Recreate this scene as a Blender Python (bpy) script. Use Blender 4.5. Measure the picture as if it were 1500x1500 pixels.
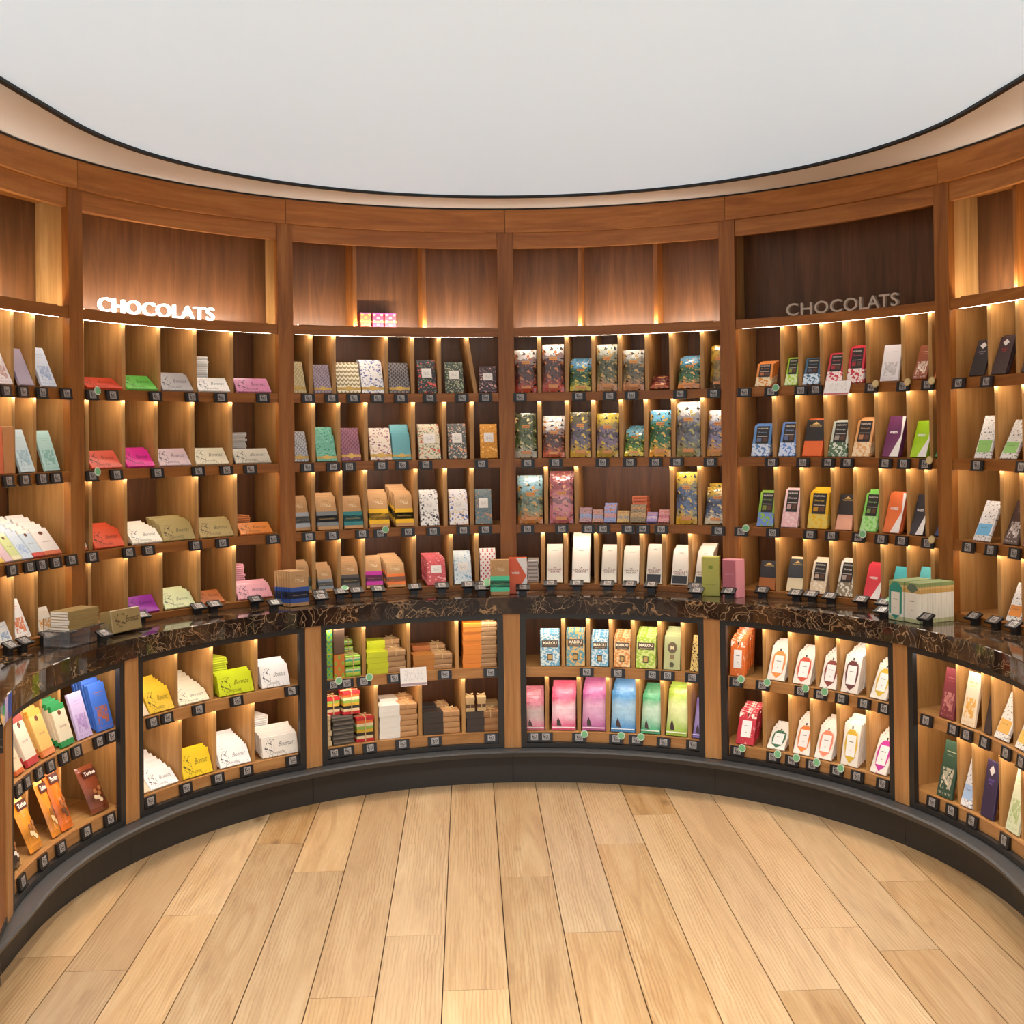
import bpy, math, random
from mathutils import Matrix, Vector
# ------------------------------------------------------------------ clear
for o in list(bpy.data.objects): bpy.data.objects.remove(o)
scene = bpy.context.scene
COL = scene.collection
rnd = random.Random(7)
PI = math.pi
R = 1.80                     # radius of the shelving front
# ------------------------------------------------------------------ camera
cam_d = bpy.data.cameras.new('camera'); cam = bpy.data.objects.new('camera', cam_d); COL.objects.link(cam)
cam_d.sensor_width = 36.0; cam_d.sensor_fit = 'HORIZONTAL'
cam_d.lens = 36.0*1773.6/1500; cam_d.shift_y = -(750-619.7)/1500; cam_d.clip_start = .05; cam_d.clip_end = 100
_p, _r = .0081, .0129
_f = Vector((0, math.cos(_p), math.sin(_p))); _x = Vector((1, 0, 0)); _u = Vector((0, -math.sin(_p), math.cos(_p)))
_rx = _x*math.cos(_r) - _u*math.sin(_r); _ru = _x*math.sin(_r) + _u*math.cos(_r)
cam.matrix_world = Matrix(((_rx.x, _ru.x, -_f.x, -.0396), (_rx.y, _ru.y, -_f.y, -3.859), (_rx.z, _ru.z, -_f.z, 1.5628), (0, 0, 0, 1)))
scene.camera = cam
# ------------------------------------------------------------------ world and exposure
w = bpy.data.worlds.new('store'); scene.world = w; w.use_nodes = True
w.node_tree.nodes['Background'].inputs[0].default_value = (.93, .97, 1.0, 1)
w.node_tree.nodes['Background'].inputs[1].default_value = 1.45
vs = scene.view_settings
vs.view_transform = 'Standard'; vs.look = 'None'; vs.exposure = 0.08; vs.gamma = 1.0
try: vs.use_curve_mapping = False
except Exception: pass
LED_POWER = 36.0
UP_POWER = 350.0
SPOT_POWER = 82.0
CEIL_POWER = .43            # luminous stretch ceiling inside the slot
# ------------------------------------------------------------------ helpers
def rad(d): return d*PI/180
def pol(a, r, z=0.0): return Vector((r*math.sin(a), r*math.cos(a), z))
def lin(h, k=1.0):
    h = h.lstrip('#'); c = [int(h[i:i+2], 16)/255 for i in (0, 2, 4)]
    return tuple((x/12.92 if x <= .04045 else ((x+.055)/1.055)**2.4)*k for x in c) + (1.0,)
class MB:
    "collects faces of one mesh"
    def __init__(s): s.v = []; s.f = []; s.uv = []
    def quad(s, ps, uvs):
        i = len(s.v); s.v += [tuple(p) for p in ps]; s.f.append(tuple(range(i, i+len(ps)))); s.uv.append(uvs)
    def box(s, x0, x1, y0, y1, z0, z1, grain='z', off=None):
        ou, ov = off or (rnd.random()*7, rnd.random()*7)
        P = lambda x, y, z: (x, y, z)
        faces = [((x0,y0,z0),(x1,y0,z0),(x1,y0,z1),(x0,y0,z1)), ((x1,y1,z0),(x0,y1,z0),(x0,y1,z1),(x1,y1,z1)),
                 ((x1,y0,z0),(x1,y1,z0),(x1,y1,z1),(x1,y0,z1)), ((x0,y1,z0),(x0,y0,z0),(x0,y0,z1),(x0,y1,z1)),
                 ((x0,y0,z1),(x1,y0,z1),(x1,y1,z1),(x0,y1,z1)), ((x0,y1,z0),(x1,y1,z0),(x1,y0,z0),(x0,y0,z0))]
        gi = 'xyz'.index(grain); ot = [i for i in range(3) if i != gi]
        for q in faces: s.quad(q, [(ou+p[gi], ov+p[ot[0]]+p[ot[1]]) for p in q])
        return s
    def arc(s, a0, a1, r0, r1, z0, z1, n=10, grain='a', org=(0,0,0), z1o=None, ends=True):
        "arc-shaped block; a in radians; z1o = top height at the outer radius"
        ou, ov = rnd.random()*7, rnd.random()*7
        zt = z1 if z1o is None else z1o
        O = Vector(org)
        A = [a0+(a1-a0)*i/n for i in range(n+1)]
        pt = lambda a, r, z: pol(a, r, z)-O
        U = (lambda a, r, z: (ou+a*R, ov+z+r)) if grain == 'a' else (lambda a, r, z: (ou+z+r*.3, ov+a*R))
        def q(c): s.quad([pt(*p) for p in c], [U(*p) for p in c])
        for a, b in zip(A, A[1:]):
            q([(a,r0,z0),(b,r0,z0),(b,r0,z1),(a,r0,z1)])
            q([(b,r1,z0),(a,r1,z0),(a,r1,zt),(b,r1,zt)])
            q([(a,r0,z1),(b,r0,z1),(b,r1,zt),(a,r1,zt)])
            q([(a,r1,z0),(b,r1,z0),(b,r0,z0),(a,r0,z0)])
        if ends:
            q([(a0,r1,z0),(a0,r0,z0),(a0,r0,z1),(a0,r1,zt)])
            q([(a1,r0,z0),(a1,r1,z0),(a1,r1,zt),(a1,r0,z1)])
        return s
    def mesh(s, name, mat, smooth=False):
        m = bpy.data.meshes.new(name); m.from_pydata(s.v, [], s.f)
        l = m.uv_layers.new(name='UVMap'); k = 0
        flat = [0.0]*(2*len(m.loops))
        for uvs in s.uv:
            for (u, v) in uvs: flat[2*k] = u; flat[2*k+1] = v; k += 1
        l.data.foreach_set('uv', flat)
        if mat: m.materials.append(mat)
        if smooth:
            for p in m.polygons: p.use_smooth = True
        m.update(); return m
    def build(s, name, mat, parent=None, loc=(0,0,0), smooth=False): return ob(name, s.mesh(name, mat, smooth), parent, loc)
def ob(name, mesh, parent=None, loc=(0,0,0), rot=(0,0,0)):
    o = bpy.data.objects.new(name, mesh); COL.objects.link(o); o.location = loc; o.rotation_euler = rot
    if parent: o.parent = parent
    return o
def tag(o, label, cat, group=None):
    o['label'] = label; o['category'] = cat
    if group: o['group'] = group
    return o
def struct(o, label=None):
    o['kind'] = 'structure'
    if label: o['label'] = label
    return o
def empty(name, loc, rot=(0,0,0)):
    o = bpy.data.objects.new(name, None); COL.objects.link(o); o.location = loc; o.rotation_euler = rot; o.empty_display_size = .05
    return o
# ------------------------------------------------------------------ materials
MATS = {}
def mat0(name, rough=.5, spec=.5, coat=0., metal=0.):
    m = bpy.data.materials.new(name); m.use_nodes = True; nt = m.node_tree; b = nt.nodes['Principled BSDF']
    b.inputs['Roughness'].default_value = rough; b.inputs['Specular IOR Level'].default_value = spec
    b.inputs['Coat Weight'].default_value = coat; b.inputs['Coat Roughness'].default_value = .06; b.inputs['Metallic'].default_value = metal
    return m, nt, b
def nd(nt, t, **kw):
    n = nt.nodes.new(t)
    for k, v in kw.items():
        if k.startswith('i_'):
            key = k[2:]; key = int(key) if key.isdigit() else key.replace('_', ' ')
            n.inputs[key].default_value = v
        else: setattr(n, k, v)
    return n
def mth(nt, op, a, b=None, clamp=False):
    n = nt.nodes.new('ShaderNodeMath'); n.operation = op; n.use_clamp = clamp
    for i, x in enumerate((a, b)):
        if x is None: continue
        if isinstance(x, (int, float)): n.inputs[i].default_value = x
        else: nt.links.new(x, n.inputs[i])
    return n.outputs[0]
def mixc(nt, fac, a, b):
    n = nt.nodes.new('ShaderNodeMix'); n.data_type = 'RGBA'
    for i, x in ((0, fac), (6, a), (7, b)):
        if isinstance(x, (int, float)): n.inputs[i].default_value = x
        elif isinstance(x, tuple): n.inputs[i].default_value = x
        else: nt.links.new(x, n.inputs[i])
    return n.outputs[2]
def ramp(nt, fac, stops, const=False):
    n = nt.nodes.new('ShaderNodeValToRGB'); cr = n.color_ramp
    cr.interpolation = 'CONSTANT' if const else 'LINEAR'
    while len(cr.elements) > 1: cr.elements.remove(cr.elements[-1])
    cr.elements[0].position = stops[0][0]; cr.elements[0].color = stops[0][1]
    for p, c in stops[1:]:
        e = cr.elements.new(p); e.color = c
    nt.links.new(fac, n.inputs[0]); return n.outputs[0]
def uvmap(nt, sx, sy, rand=True):
    t = nd(nt, 'ShaderNodeTexCoord'); m = nd(nt, 'ShaderNodeMapping'); m.inputs['Scale'].default_value = (sx, sy, 1)
    nt.links.new(t.outputs['UV'], m.inputs['Vector'])
    if rand:
        oi = nd(nt, 'ShaderNodeObjectInfo'); cx = nd(nt, 'ShaderNodeCombineXYZ')
        v = mth(nt, 'MULTIPLY', oi.outputs['Random'], 37.0); nt.links.new(v, cx.inputs[0]); nt.links.new(v, cx.inputs[2])
        nt.links.new(cx.outputs[0], m.inputs['Location'])
    return m.outputs[0]
def noise(nt, vec, scale, detail=2., rough=.5, dist=0.):
    n = nd(nt, 'ShaderNodeTexNoise'); n.inputs['Scale'].default_value = scale; n.inputs['Detail'].default_value = detail
    n.inputs['Roughness'].default_value = rough; n.inputs['Distortion'].default_value = dist
    if vec is not None: nt.links.new(vec, n.inputs['Vector'])
    return n.outputs['Fac']
def bump(nt, b, h, strength=.2, dist=.002):
    n = nd(nt, 'ShaderNodeBump'); n.inputs['Strength'].default_value = strength; n.inputs['Distance'].default_value = dist
    nt.links.new(h, n.inputs['Height']); nt.links.new(n.outputs[0], b.inputs['Normal'])
def wood(name, dark, mid, light, rough=.45, var=.25):
    if name in MATS: return MATS[name]
    m, nt, b = mat0(name, rough, .4)
    v1 = uvmap(nt, 1.1, 13.); v2 = uvmap(nt, 5., 260.)
    n1 = noise(nt, v1, 1.6, 4., .6, 1.3); n2 = noise(nt, v2, 1., 2., .6)
    c = ramp(nt, n1, [(.25, lin(dark)), (.5, lin(mid)), (.75, lin(light))])
    k = mth(nt, 'ADD', mth(nt, 'MULTIPLY', n2, .38), .80)
    oi = nd(nt, 'ShaderNodeObjectInfo')
    k2 = mth(nt, 'ADD', mth(nt, 'MULTIPLY', oi.outputs['Random'], var), 1-var/2)
    k = mth(nt, 'MULTIPLY', k, k2)
    vm = nd(nt, 'ShaderNodeVectorMath', operation='SCALE'); nt.links.new(c, vm.inputs[0]); nt.links.new(k, vm.inputs['Scale'])
    nt.links.new(vm.outputs[0], b.inputs['Base Color']); bump(nt, b, n2, .15, .0006)
    MATS[name] = m; return m
OAKC = wood('oak_cornice', '#8f5628', '#a8692f', '#bb7f42', var=.08)
OAK = wood('oak', '#7a471f', '#915722', '#a76d33', var=.12)
OAKL = wood('oak_light', '#9a6f3d', '#af824c', '#c0955f', var=.16)
OAKP = wood('oak_panel', '#4b2d15', '#603a1b', '#754a28', var=.1)
OAKD = wood('oak_display', '#482c15', '#5d391d', '#714828', var=.1)
OAKM = wood('oak_mid', '#99683a', '#b07c48', '#c08f5a', var=.1)
def floor_wood():
    m, nt, b = mat0('oak_floor', .36, .4)
    v1 = uvmap(nt, 1.0, 9.); v2 = uvmap(nt, 5., 240.); v3 = uvmap(nt, .9, 5.)
    n1 = noise(nt, v1, 1.5, 5., .62, 1.6); n2 = noise(nt, v2, 1., 2., .6)
    wv = nd(nt, 'ShaderNodeTexWave', wave_type='BANDS', bands_direction='Y'); wv.inputs['Scale'].default_value = 5.5; wv.inputs['Distortion'].default_value = 7.; wv.inputs['Detail'].default_value = 3.; wv.inputs['Detail Scale'].default_value = .9
    nt.links.new(v3, wv.inputs['Vector'])
    c = ramp(nt, n1, [(.28, lin('#9c7448')), (.46, lin('#c09a6a')), (.72, lin('#d8ba8c'))])
    oi = nd(nt, 'ShaderNodeObjectInfo'); rr = oi.outputs['Random']
    c = mixc(nt, mth(nt, 'MULTIPLY', mth(nt, 'FRACT', mth(nt, 'MULTIPLY', rr, 7.31)), .45), c, lin('#c2935c'))
    c = mixc(nt, mth(nt, 'MULTIPLY', mth(nt, 'FRACT', mth(nt, 'MULTIPLY', rr, 13.7)), .40), c, lin('#dcc4a4'))
    lines = mth(nt, 'MULTIPLY', mth(nt, 'SUBTRACT', wv.outputs['Fac'], .55, True), mth(nt, 'MULTIPLY', mth(nt, 'SUBTRACT', noise(nt, v1, .8, 2.), .35, True), 2.2))
    c = mixc(nt, mth(nt, 'MULTIPLY', lines, 1.6, True), c, lin('#94683c'))
    vo = nd(nt, 'ShaderNodeTexVoronoi'); vo.inputs['Scale'].default_value = 1.3; nt.links.new(uvmap(nt, 1., 2.2), vo.inputs['Vector'])
    kn = mth(nt, 'MULTIPLY', mth(nt, 'SUBTRACT', 1., mth(nt, 'DIVIDE', vo.outputs['Distance'], .075), True), .8)
    c = mixc(nt, kn, c, lin('#6d4a2c'))
    k = mth(nt, 'ADD', mth(nt, 'MULTIPLY', n2, .30), .84); k = mth(nt, 'MULTIPLY', k, mth(nt, 'ADD', mth(nt, 'MULTIPLY', rr, .30), .82))
    vm = nd(nt, 'ShaderNodeVectorMath', operation='SCALE'); nt.links.new(c, vm.inputs[0]); nt.links.new(k, vm.inputs['Scale'])
    nt.links.new(vm.outputs[0], b.inputs['Base Color']); bump(nt, b, n2, .12, .0006)
    return m
FLOORW = floor_wood()
def solid(h, rough=.5, coat=0., spec=.5, metal=0.):
    k = ('solid', h, rough, coat, metal)
    if k not in MATS:
        m, nt, b = mat0('plain_'+h.strip('#'), rough, spec, coat, metal); b.inputs['Base Color'].default_value = lin(h); MATS[k] = m
    return MATS[k]
def emit(name, col, s):
    m = bpy.data.materials.new(name); m.use_nodes = True; nt = m.node_tree; b = nt.nodes['Principled BSDF']
    b.inputs['Base Color'].default_value = (.8, .8, .8, 1); b.inputs['Emission Color'].default_value = col + (1,); b.inputs['Emission Strength'].default_value = s
    return m
WARM = (1.0, .92, .79)
LED = emit('led_warm', WARM, LED_POWER)
LEDUP = emit('led_uplight', WARM, UP_POWER)
BLACK = solid('#1d1b1b', .5)
FRAMEM = solid('#22201f', .42)
LEDGEM = solid('#3f4042', .38)
KICKM = solid('#2a2725', .5)
TAGM = solid('#17171a', .38)
def marble():
    m, nt, b = mat0('dark_marble', .07, .5)
    t = nd(nt, 'ShaderNodeTexCoord'); n0 = nd(nt, 'ShaderNodeTexNoise'); n0.inputs['Scale'].default_value = 3.2; n0.inputs['Detail'].default_value = 4
    nt.links.new(t.outputs['Object'], n0.inputs['Vector'])
    mx = nd(nt, 'ShaderNodeMix'); mx.data_type = 'VECTOR'; mx.inputs[0].default_value = .42
    nt.links.new(t.outputs['Object'], mx.inputs[4]); nt.links.new(n0.outputs['Color'], mx.inputs[5]); v = mx.outputs[1]
    def veins(scale, w):
        vo = nd(nt, 'ShaderNodeTexVoronoi', feature='DISTANCE_TO_EDGE'); vo.inputs['Scale'].default_value = scale
        nt.links.new(v, vo.inputs['Vector'])
        return mth(nt, 'SUBTRACT', 1.0, mth(nt, 'DIVIDE', vo.outputs['Distance'], w), True)
    e1 = veins(8.0, .018); e2 = veins(21.0, .022)
    g = noise(nt, v, 5.0, 5., .65); g2 = noise(nt, v, 2.6, 2.)
    base = ramp(nt, g, [(.3, lin('#171110')), (.50, lin('#2b201a')), (.62, lin('#453427')), (.74, lin('#6e5640')), (.82, lin('#8a7258'))])
    c = mixc(nt, mth(nt, 'MULTIPLY', e1, mth(nt, 'MULTIPLY', mth(nt, 'SUBTRACT', g2, .34, True), 4.0, True)), base, lin('#b08a62'))
    g3 = noise(nt, v, 7.0, 2.)
    c = mixc(nt, mth(nt, 'MULTIPLY', e2, mth(nt, 'MULTIPLY', mth(nt, 'SUBTRACT', g3, .43, True), 5.0, True)), c, lin('#c8ab88'))
    e3 = veins(46.0, .05); g4 = noise(nt, v, 11.0, 2.)
    c = mixc(nt, mth(nt, 'MULTIPLY', e3, mth(nt, 'MULTIPLY', mth(nt, 'SUBTRACT', g4, .50, True), 4.0, True)), c, lin('#a58a6a'))
    nt.links.new(c, b.inputs['Base Color']); return m
MARBLE = marble()
CEILM = solid('#f3f4f5', .55)
# ---- printed wrappers: everything in the wrapper's own u,v (0..1 over the face)
def p_spots(base, ink, ink2, scale=9., asp=1.9, thr=.30, rough=.45, coat=.1):
    k = ('spots', base, ink, ink2, scale, thr)
    if k in MATS: return MATS[k]
    m, nt, b = mat0('flowered_paper', rough, .5, coat)
    v = uvmap(nt, 1., asp, False)
    n = nd(nt, 'ShaderNodeTexNoise'); n.inputs['Scale'].default_value = 7.; nt.links.new(v, n.inputs['Vector'])
    mx = nd(nt, 'ShaderNodeMix'); mx.data_type = 'VECTOR'; mx.inputs[0].default_value = .16; nt.links.new(v, mx.inputs[4]); nt.links.new(n.outputs['Color'], mx.inputs[5])
    def vo(s):
        o = nd(nt, 'ShaderNodeTexVoronoi'); o.inputs['Scale'].default_value = s; nt.links.new(mx.outputs[1], o.inputs['Vector']); return o
    a, c2 = vo(scale), vo(scale*1.9)
    f1 = mth(nt, 'LESS_THAN', a.outputs['Distance'], thr); f2 = mth(nt, 'LESS_THAN', c2.outputs['Distance'], thr*1.05)
    c = mixc(nt, f2, lin(base), lin(ink2)); c = mixc(nt, f1, c, lin(ink))
    nt.links.new(c, b.inputs['Base Color']); MATS[k] = m; return m
def p_grid(base, ink, sx=7., sy=12., rough=.4, mode='damask'):
    k = ('grid', base, ink, sx, sy, mode)
    if k in MATS: return MATS[k]
    m, nt, b = mat0('patterned_paper', rough, .5, .15)
    t = nd(nt, 'ShaderNodeTexCoord'); s = nd(nt, 'ShaderNodeSeparateXYZ'); nt.links.new(t.outputs['UV'], s.inputs[0])
    sn = lambda x, f, ph=0: mth(nt, 'SINE', mth(nt, 'ADD', mth(nt, 'MULTIPLY', x, f*2*PI), ph))
    if mode == 'fan':
        z = mth(nt, 'ADD', mth(nt, 'MULTIPLY', s.outputs[1], sy*2*PI), mth(nt, 'MULTIPLY', mth(nt, 'ABSOLUTE', sn(s.outputs[0], sx/2)), 2.6))
        f = mth(nt, 'GREATER_THAN', mth(nt, 'SINE', z), .15)
    elif mode == 'dots':
        f = mth(nt, 'GREATER_THAN', mth(nt, 'MULTIPLY', sn(s.outputs[0], sx), sn(s.outputs[1], sy)), .45)
    else:
        g = mth(nt, 'ADD', mth(nt, 'MULTIPLY', sn(s.outputs[0], sx), sn(s.outputs[1], sy)), mth(nt, 'MULTIPLY', sn(s.outputs[0], sx*2, 1.), .5))
        f = mth(nt, 'GREATER_THAN', g, .22)
    c = mixc(nt, f, lin(base), lin(ink)); nt.links.new(c, b.inputs['Base Color']); MATS[k] = m; return m
def p_flow(stops, k=.35, scale=4., rough=.35, coat=.2, speck=None, asp=1.9, const=True, spscale=11., spthr=.6, bmp=0.):
    "bands up the face, broken up by noise (illustrations)"
    key = ('flow', tuple(stops), k, scale, rough, speck, spscale)
    if key in MATS: return MATS[key]
    m, nt, b = mat0('illustrated_wrapper', rough, .5, coat)
    t = nd(nt, 'ShaderNodeTexCoord'); s = nd(nt, 'ShaderNodeSeparateXYZ'); nt.links.new(t.outputs['UV'], s.inputs[0])
    v = uvmap(nt, 1., asp, False)
    f = mth(nt, 'ADD', s.outputs[1], mth(nt, 'MULTIPLY', mth(nt, 'SUBTRACT', noise(nt, v, scale, 3.), .5), k))
    c = ramp(nt, f, [(p, lin(h)) for p, h in stops], const)
    if speck:
        for i, sp in enumerate(speck):
            nz = noise(nt, v, spscale*(1+.45*i), 2., .5, .6)
            c = mixc(nt, mth(nt, 'GREATER_THAN', nz, spthr+.02*i), c, lin(sp))
    nt.links.new(c, b.inputs['Base Color'])
    if bmp: bump(nt, b, noise(nt, v, 5., 2.), bmp, .006)
    MATS[key] = m; return m
def p_rect(base, rects, rough=.45, coat=.1, blot=None):
    "flat print: coloured rectangles (u0,u1,v0,v1,colour) and ragged ink blots inside rectangles"
    key = ('rect', base, tuple(rects), tuple(blot or ()), rough)
    if key in MATS: return MATS[key]
    m, nt, b = mat0('printed_wrapper', rough, .5, coat)
    t = nd(nt, 'ShaderNodeTexCoord'); s = nd(nt, 'ShaderNodeSeparateXYZ'); nt.links.new(t.outputs['UV'], s.inputs[0])
    def msk(u0, u1, v0, v1):
        f = mth(nt, 'MULTIPLY', mth(nt, 'GREATER_THAN', s.outputs[0], u0), mth(nt, 'LESS_THAN', s.outputs[0], u1))
        return mth(nt, 'MULTIPLY', f, mth(nt, 'MULTIPLY', mth(nt, 'GREATER_THAN', s.outputs[1], v0), mth(nt, 'LESS_THAN', s.outputs[1], v1)))
    c = lin(base)
    for u0, u1, v0, v1, h in rects: c = mixc(nt, msk(u0, u1, v0, v1), c, lin(h))
    for u0, u1, v0, v1, h, sx, sy, thr in (blot or ()):
        nz = noise(nt, uvmap(nt, sx, sy, False), 1., 4., .65, .8)
        c = mixc(nt, mth(nt, 'MULTIPLY', msk(u0, u1, v0, v1), mth(nt, 'GREATER_THAN', nz, thr)), c, lin(h))
    if isinstance(c, tuple): b.inputs['Base Color'].default_value = c
    else: nt.links.new(c, b.inputs['Base Color'])
    MATS[key] = m; return m
def mixhex(a, b, t):
    A = [int(a[i:i+2], 16) for i in (1, 3, 5)]; B = [int(b[i:i+2], 16) for i in (1, 3, 5)]
    return '#%02x%02x%02x' % tuple(int(x+(y-x)*t) for x, y in zip(A, B))
SCREEN = p_rect('#a8a3a0', [(.1, .5, .78, .9, '#5b5654'), (.08, .92, .08, .16, '#5a5552')], .3, .3, [(.1, .92, .2, .74, '#35302f', 6., 5., .48)])
# ------------------------------------------------------------------ text meshes
TXT = {}
def text_mesh(body, extrude=0., bold=0., shear=0.):
    k = (body, extrude, bold, shear)
    if k in TXT: return TXT[k]
    cu = bpy.data.curves.new('lettering', 'FONT'); cu.body = body; cu.size = 1.0; cu.align_x = 'LEFT'; cu.extrude = extrude; cu.offset = bold; cu.shear = shear
    cu.resolution_u = 2 if not extrude else 4
    o = bpy.data.objects.new('lettering', cu); COL.objects.link(o)
    dg = bpy.context.evaluated_depsgraph_get(); me = bpy.data.meshes.new_from_object(o.evaluated_get(dg))
    bpy.data.objects.remove(o); me.materials.clear()
    xs = [v.co.x for v in me.vertices]; ys = [v.co.y for v in me.vertices]
    x0, x1, y0, y1 = min(xs), max(xs), min(ys), max(ys)
    TXT[k] = (me, x0, x1, y0, y1); return TXT[k]
TMESH = {}
def text_on(body, width, height, col, name='lettering', shear=0., bold=0.):
    "flat lettering scaled into width x height, standing in the x,z plane, centred"
    k = (body, round(width, 4), round(height, 4), col, shear)
    if k not in TMESH:
        me, x0, x1, y0, y1 = text_mesh(body, 0., bold, shear); m = me.copy(); m.name = 'lettering'
        sx, sy = width/(x1-x0), height/(y1-y0)
        for v in m.vertices: v.co = ((v.co.x-(x0+x1)/2)*sx, 0, (v.co.y-(y0+y1)/2)*sy)
        m.materials.append(solid(col, .4)); TMESH[k] = m
    return TMESH[k]
# ------------------------------------------------------------------ wrapper meshes (origin: middle of the lower front edge, face towards -y)
CACHE = {}
def q5(x): return round(x*200)/200
def bar_mesh(w, h, t, mat, ch=.0015):
    k = ('bar', round(w, 3), round(h, 3), round(t, 4), mat.name)
    if k in CACHE: return CACHE[k]
    b = MB(); x = w/2; c = min(ch, t*.3)
    U = lambda p: ((p[0]+x)/w, p[2]/h)
    F = [(-x+c,0,c),(x-c,0,c),(x-c,0,h-c),(-x+c,0,h-c)]; G = [(-x,c,0),(x,c,0),(x,c,h),(-x,c,h)]; K = [(-x,t,0),(x,t,0),(x,t,h),(-x,t,h)]
    def q(*p): b.quad(p, [U(i) for i in p])
    q(*F); q(K[1], K[0], K[3], K[2])
    for i in range(4):
        j = (i+1) % 4; q(G[i], G[j], F[j], F[i]); q(K[i], K[j], G[j], G[i])
    CACHE[k] = b.mesh('bar', mat); return CACHE[k]
def band_mesh(w, h, t, v0, v1, mat):
    "paper band round front, sides and back"
    k = ('band', round(w, 3), round(h, 3), round(t, 4), v0, v1, mat.name)
    if k in CACHE: return CACHE[k]
    b = MB(); e = .0006; x = w/2+e
    b.box(-x, x, -e, t+e, v0*h, v1*h); CACHE[k] = b.mesh('band', mat); return CACHE[k]
def plate_mesh(u0, u1, v0, v1, w, h, mat, y=-.0012, shape=None):
    "thin plate lying on the face; shape = polygon in u,v"
    k = ('plate', u0, u1, v0, v1, round(w, 3), round(h, 3), mat.name, y, tuple(shape or ()))
    if k in CACHE: return CACHE[k]
    pg = shape or [(u0, v0), (u1, v0), (u1, v1), (u0, v1)]
    b = MB(); X = lambda u: (u-.5)*w
    b.quad([(X(u), y, v*h) for u, v in pg], [((u-u0)/(u1-u0), (v-v0)/(v1-v0)) for u, v in pg])
    n = len(pg)
    for i in range(n):
        (a, c), (d, e) = pg[i], pg[(i+1) % n]
        b.quad([(X(a), 0, c*h), (X(d), 0, e*h), (X(d), y, e*h), (X(a), y, c*h)], [(.5, .5)]*4)
    CACHE[k] = b.mesh('plate', mat); return CACHE[k]
def pouch_mesh(w, h, t, mat, seed=0):
    k = ('pouch', round(w, 3), round(h, 3), round(t, 4), mat.name, seed)
    if k in CACHE: return CACHE[k]
    b = MB(); nx, ny = 7, 10; rr = random.Random(seed+3)
    wob = [[rr.uniform(-.0012, .0012) for _ in range(nx+1)] for _ in range(ny+1)]
    def P(i, j, s):
        u, v = i/nx, j/ny
        bul = max(0, math.sin(PI*min(max(u, 0), 1)))**.55*min(1, max(0, (1-v)/.22))**.6*min(1, .35+v/.12)
        edge = (i in (0, nx)) or j == ny
        d = 0 if edge else (t/2*bul + wob[j][i])
        return ((u-.5)*w*(1-.03*math.sin(PI*v)), t/2 - s*d, v*h)
    for s in (1, -1):
        for j in range(ny):
            for i in range(nx):
                c = [(i, j), (i+1, j), (i+1, j+1), (i, j+1)]
                if s < 0: c = c[::-1]
                b.quad([P(a, d, s) for a, d in c], [(a/nx, d/ny) for a, d in c])
    for i in range(nx):
        b.quad([P(i, 0, -1), P(i+1, 0, -1), P(i+1, 0, 1), P(i, 0, 1)], [(i/nx, 0)]*4)
    me = b.mesh('pouch', mat, True)
    CACHE[k] = me; return me
def put(name, mesh, a, r, z, lean=0., t=0., yaw=0.):
    "top-level object on a shelf: a in radians, leaning back from the room"
    o = ob(name, mesh, None, pol(a, r, z + t*math.sin(max(0, lean))), (-lean, 0, -a+yaw)); return o
def kid(name, mesh, parent, loc=(0,0,0), rot=(0,0,0), label=None):
    o = ob(name, mesh, parent, loc, rot)
    if label: o['label'] = label
    return o
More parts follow.
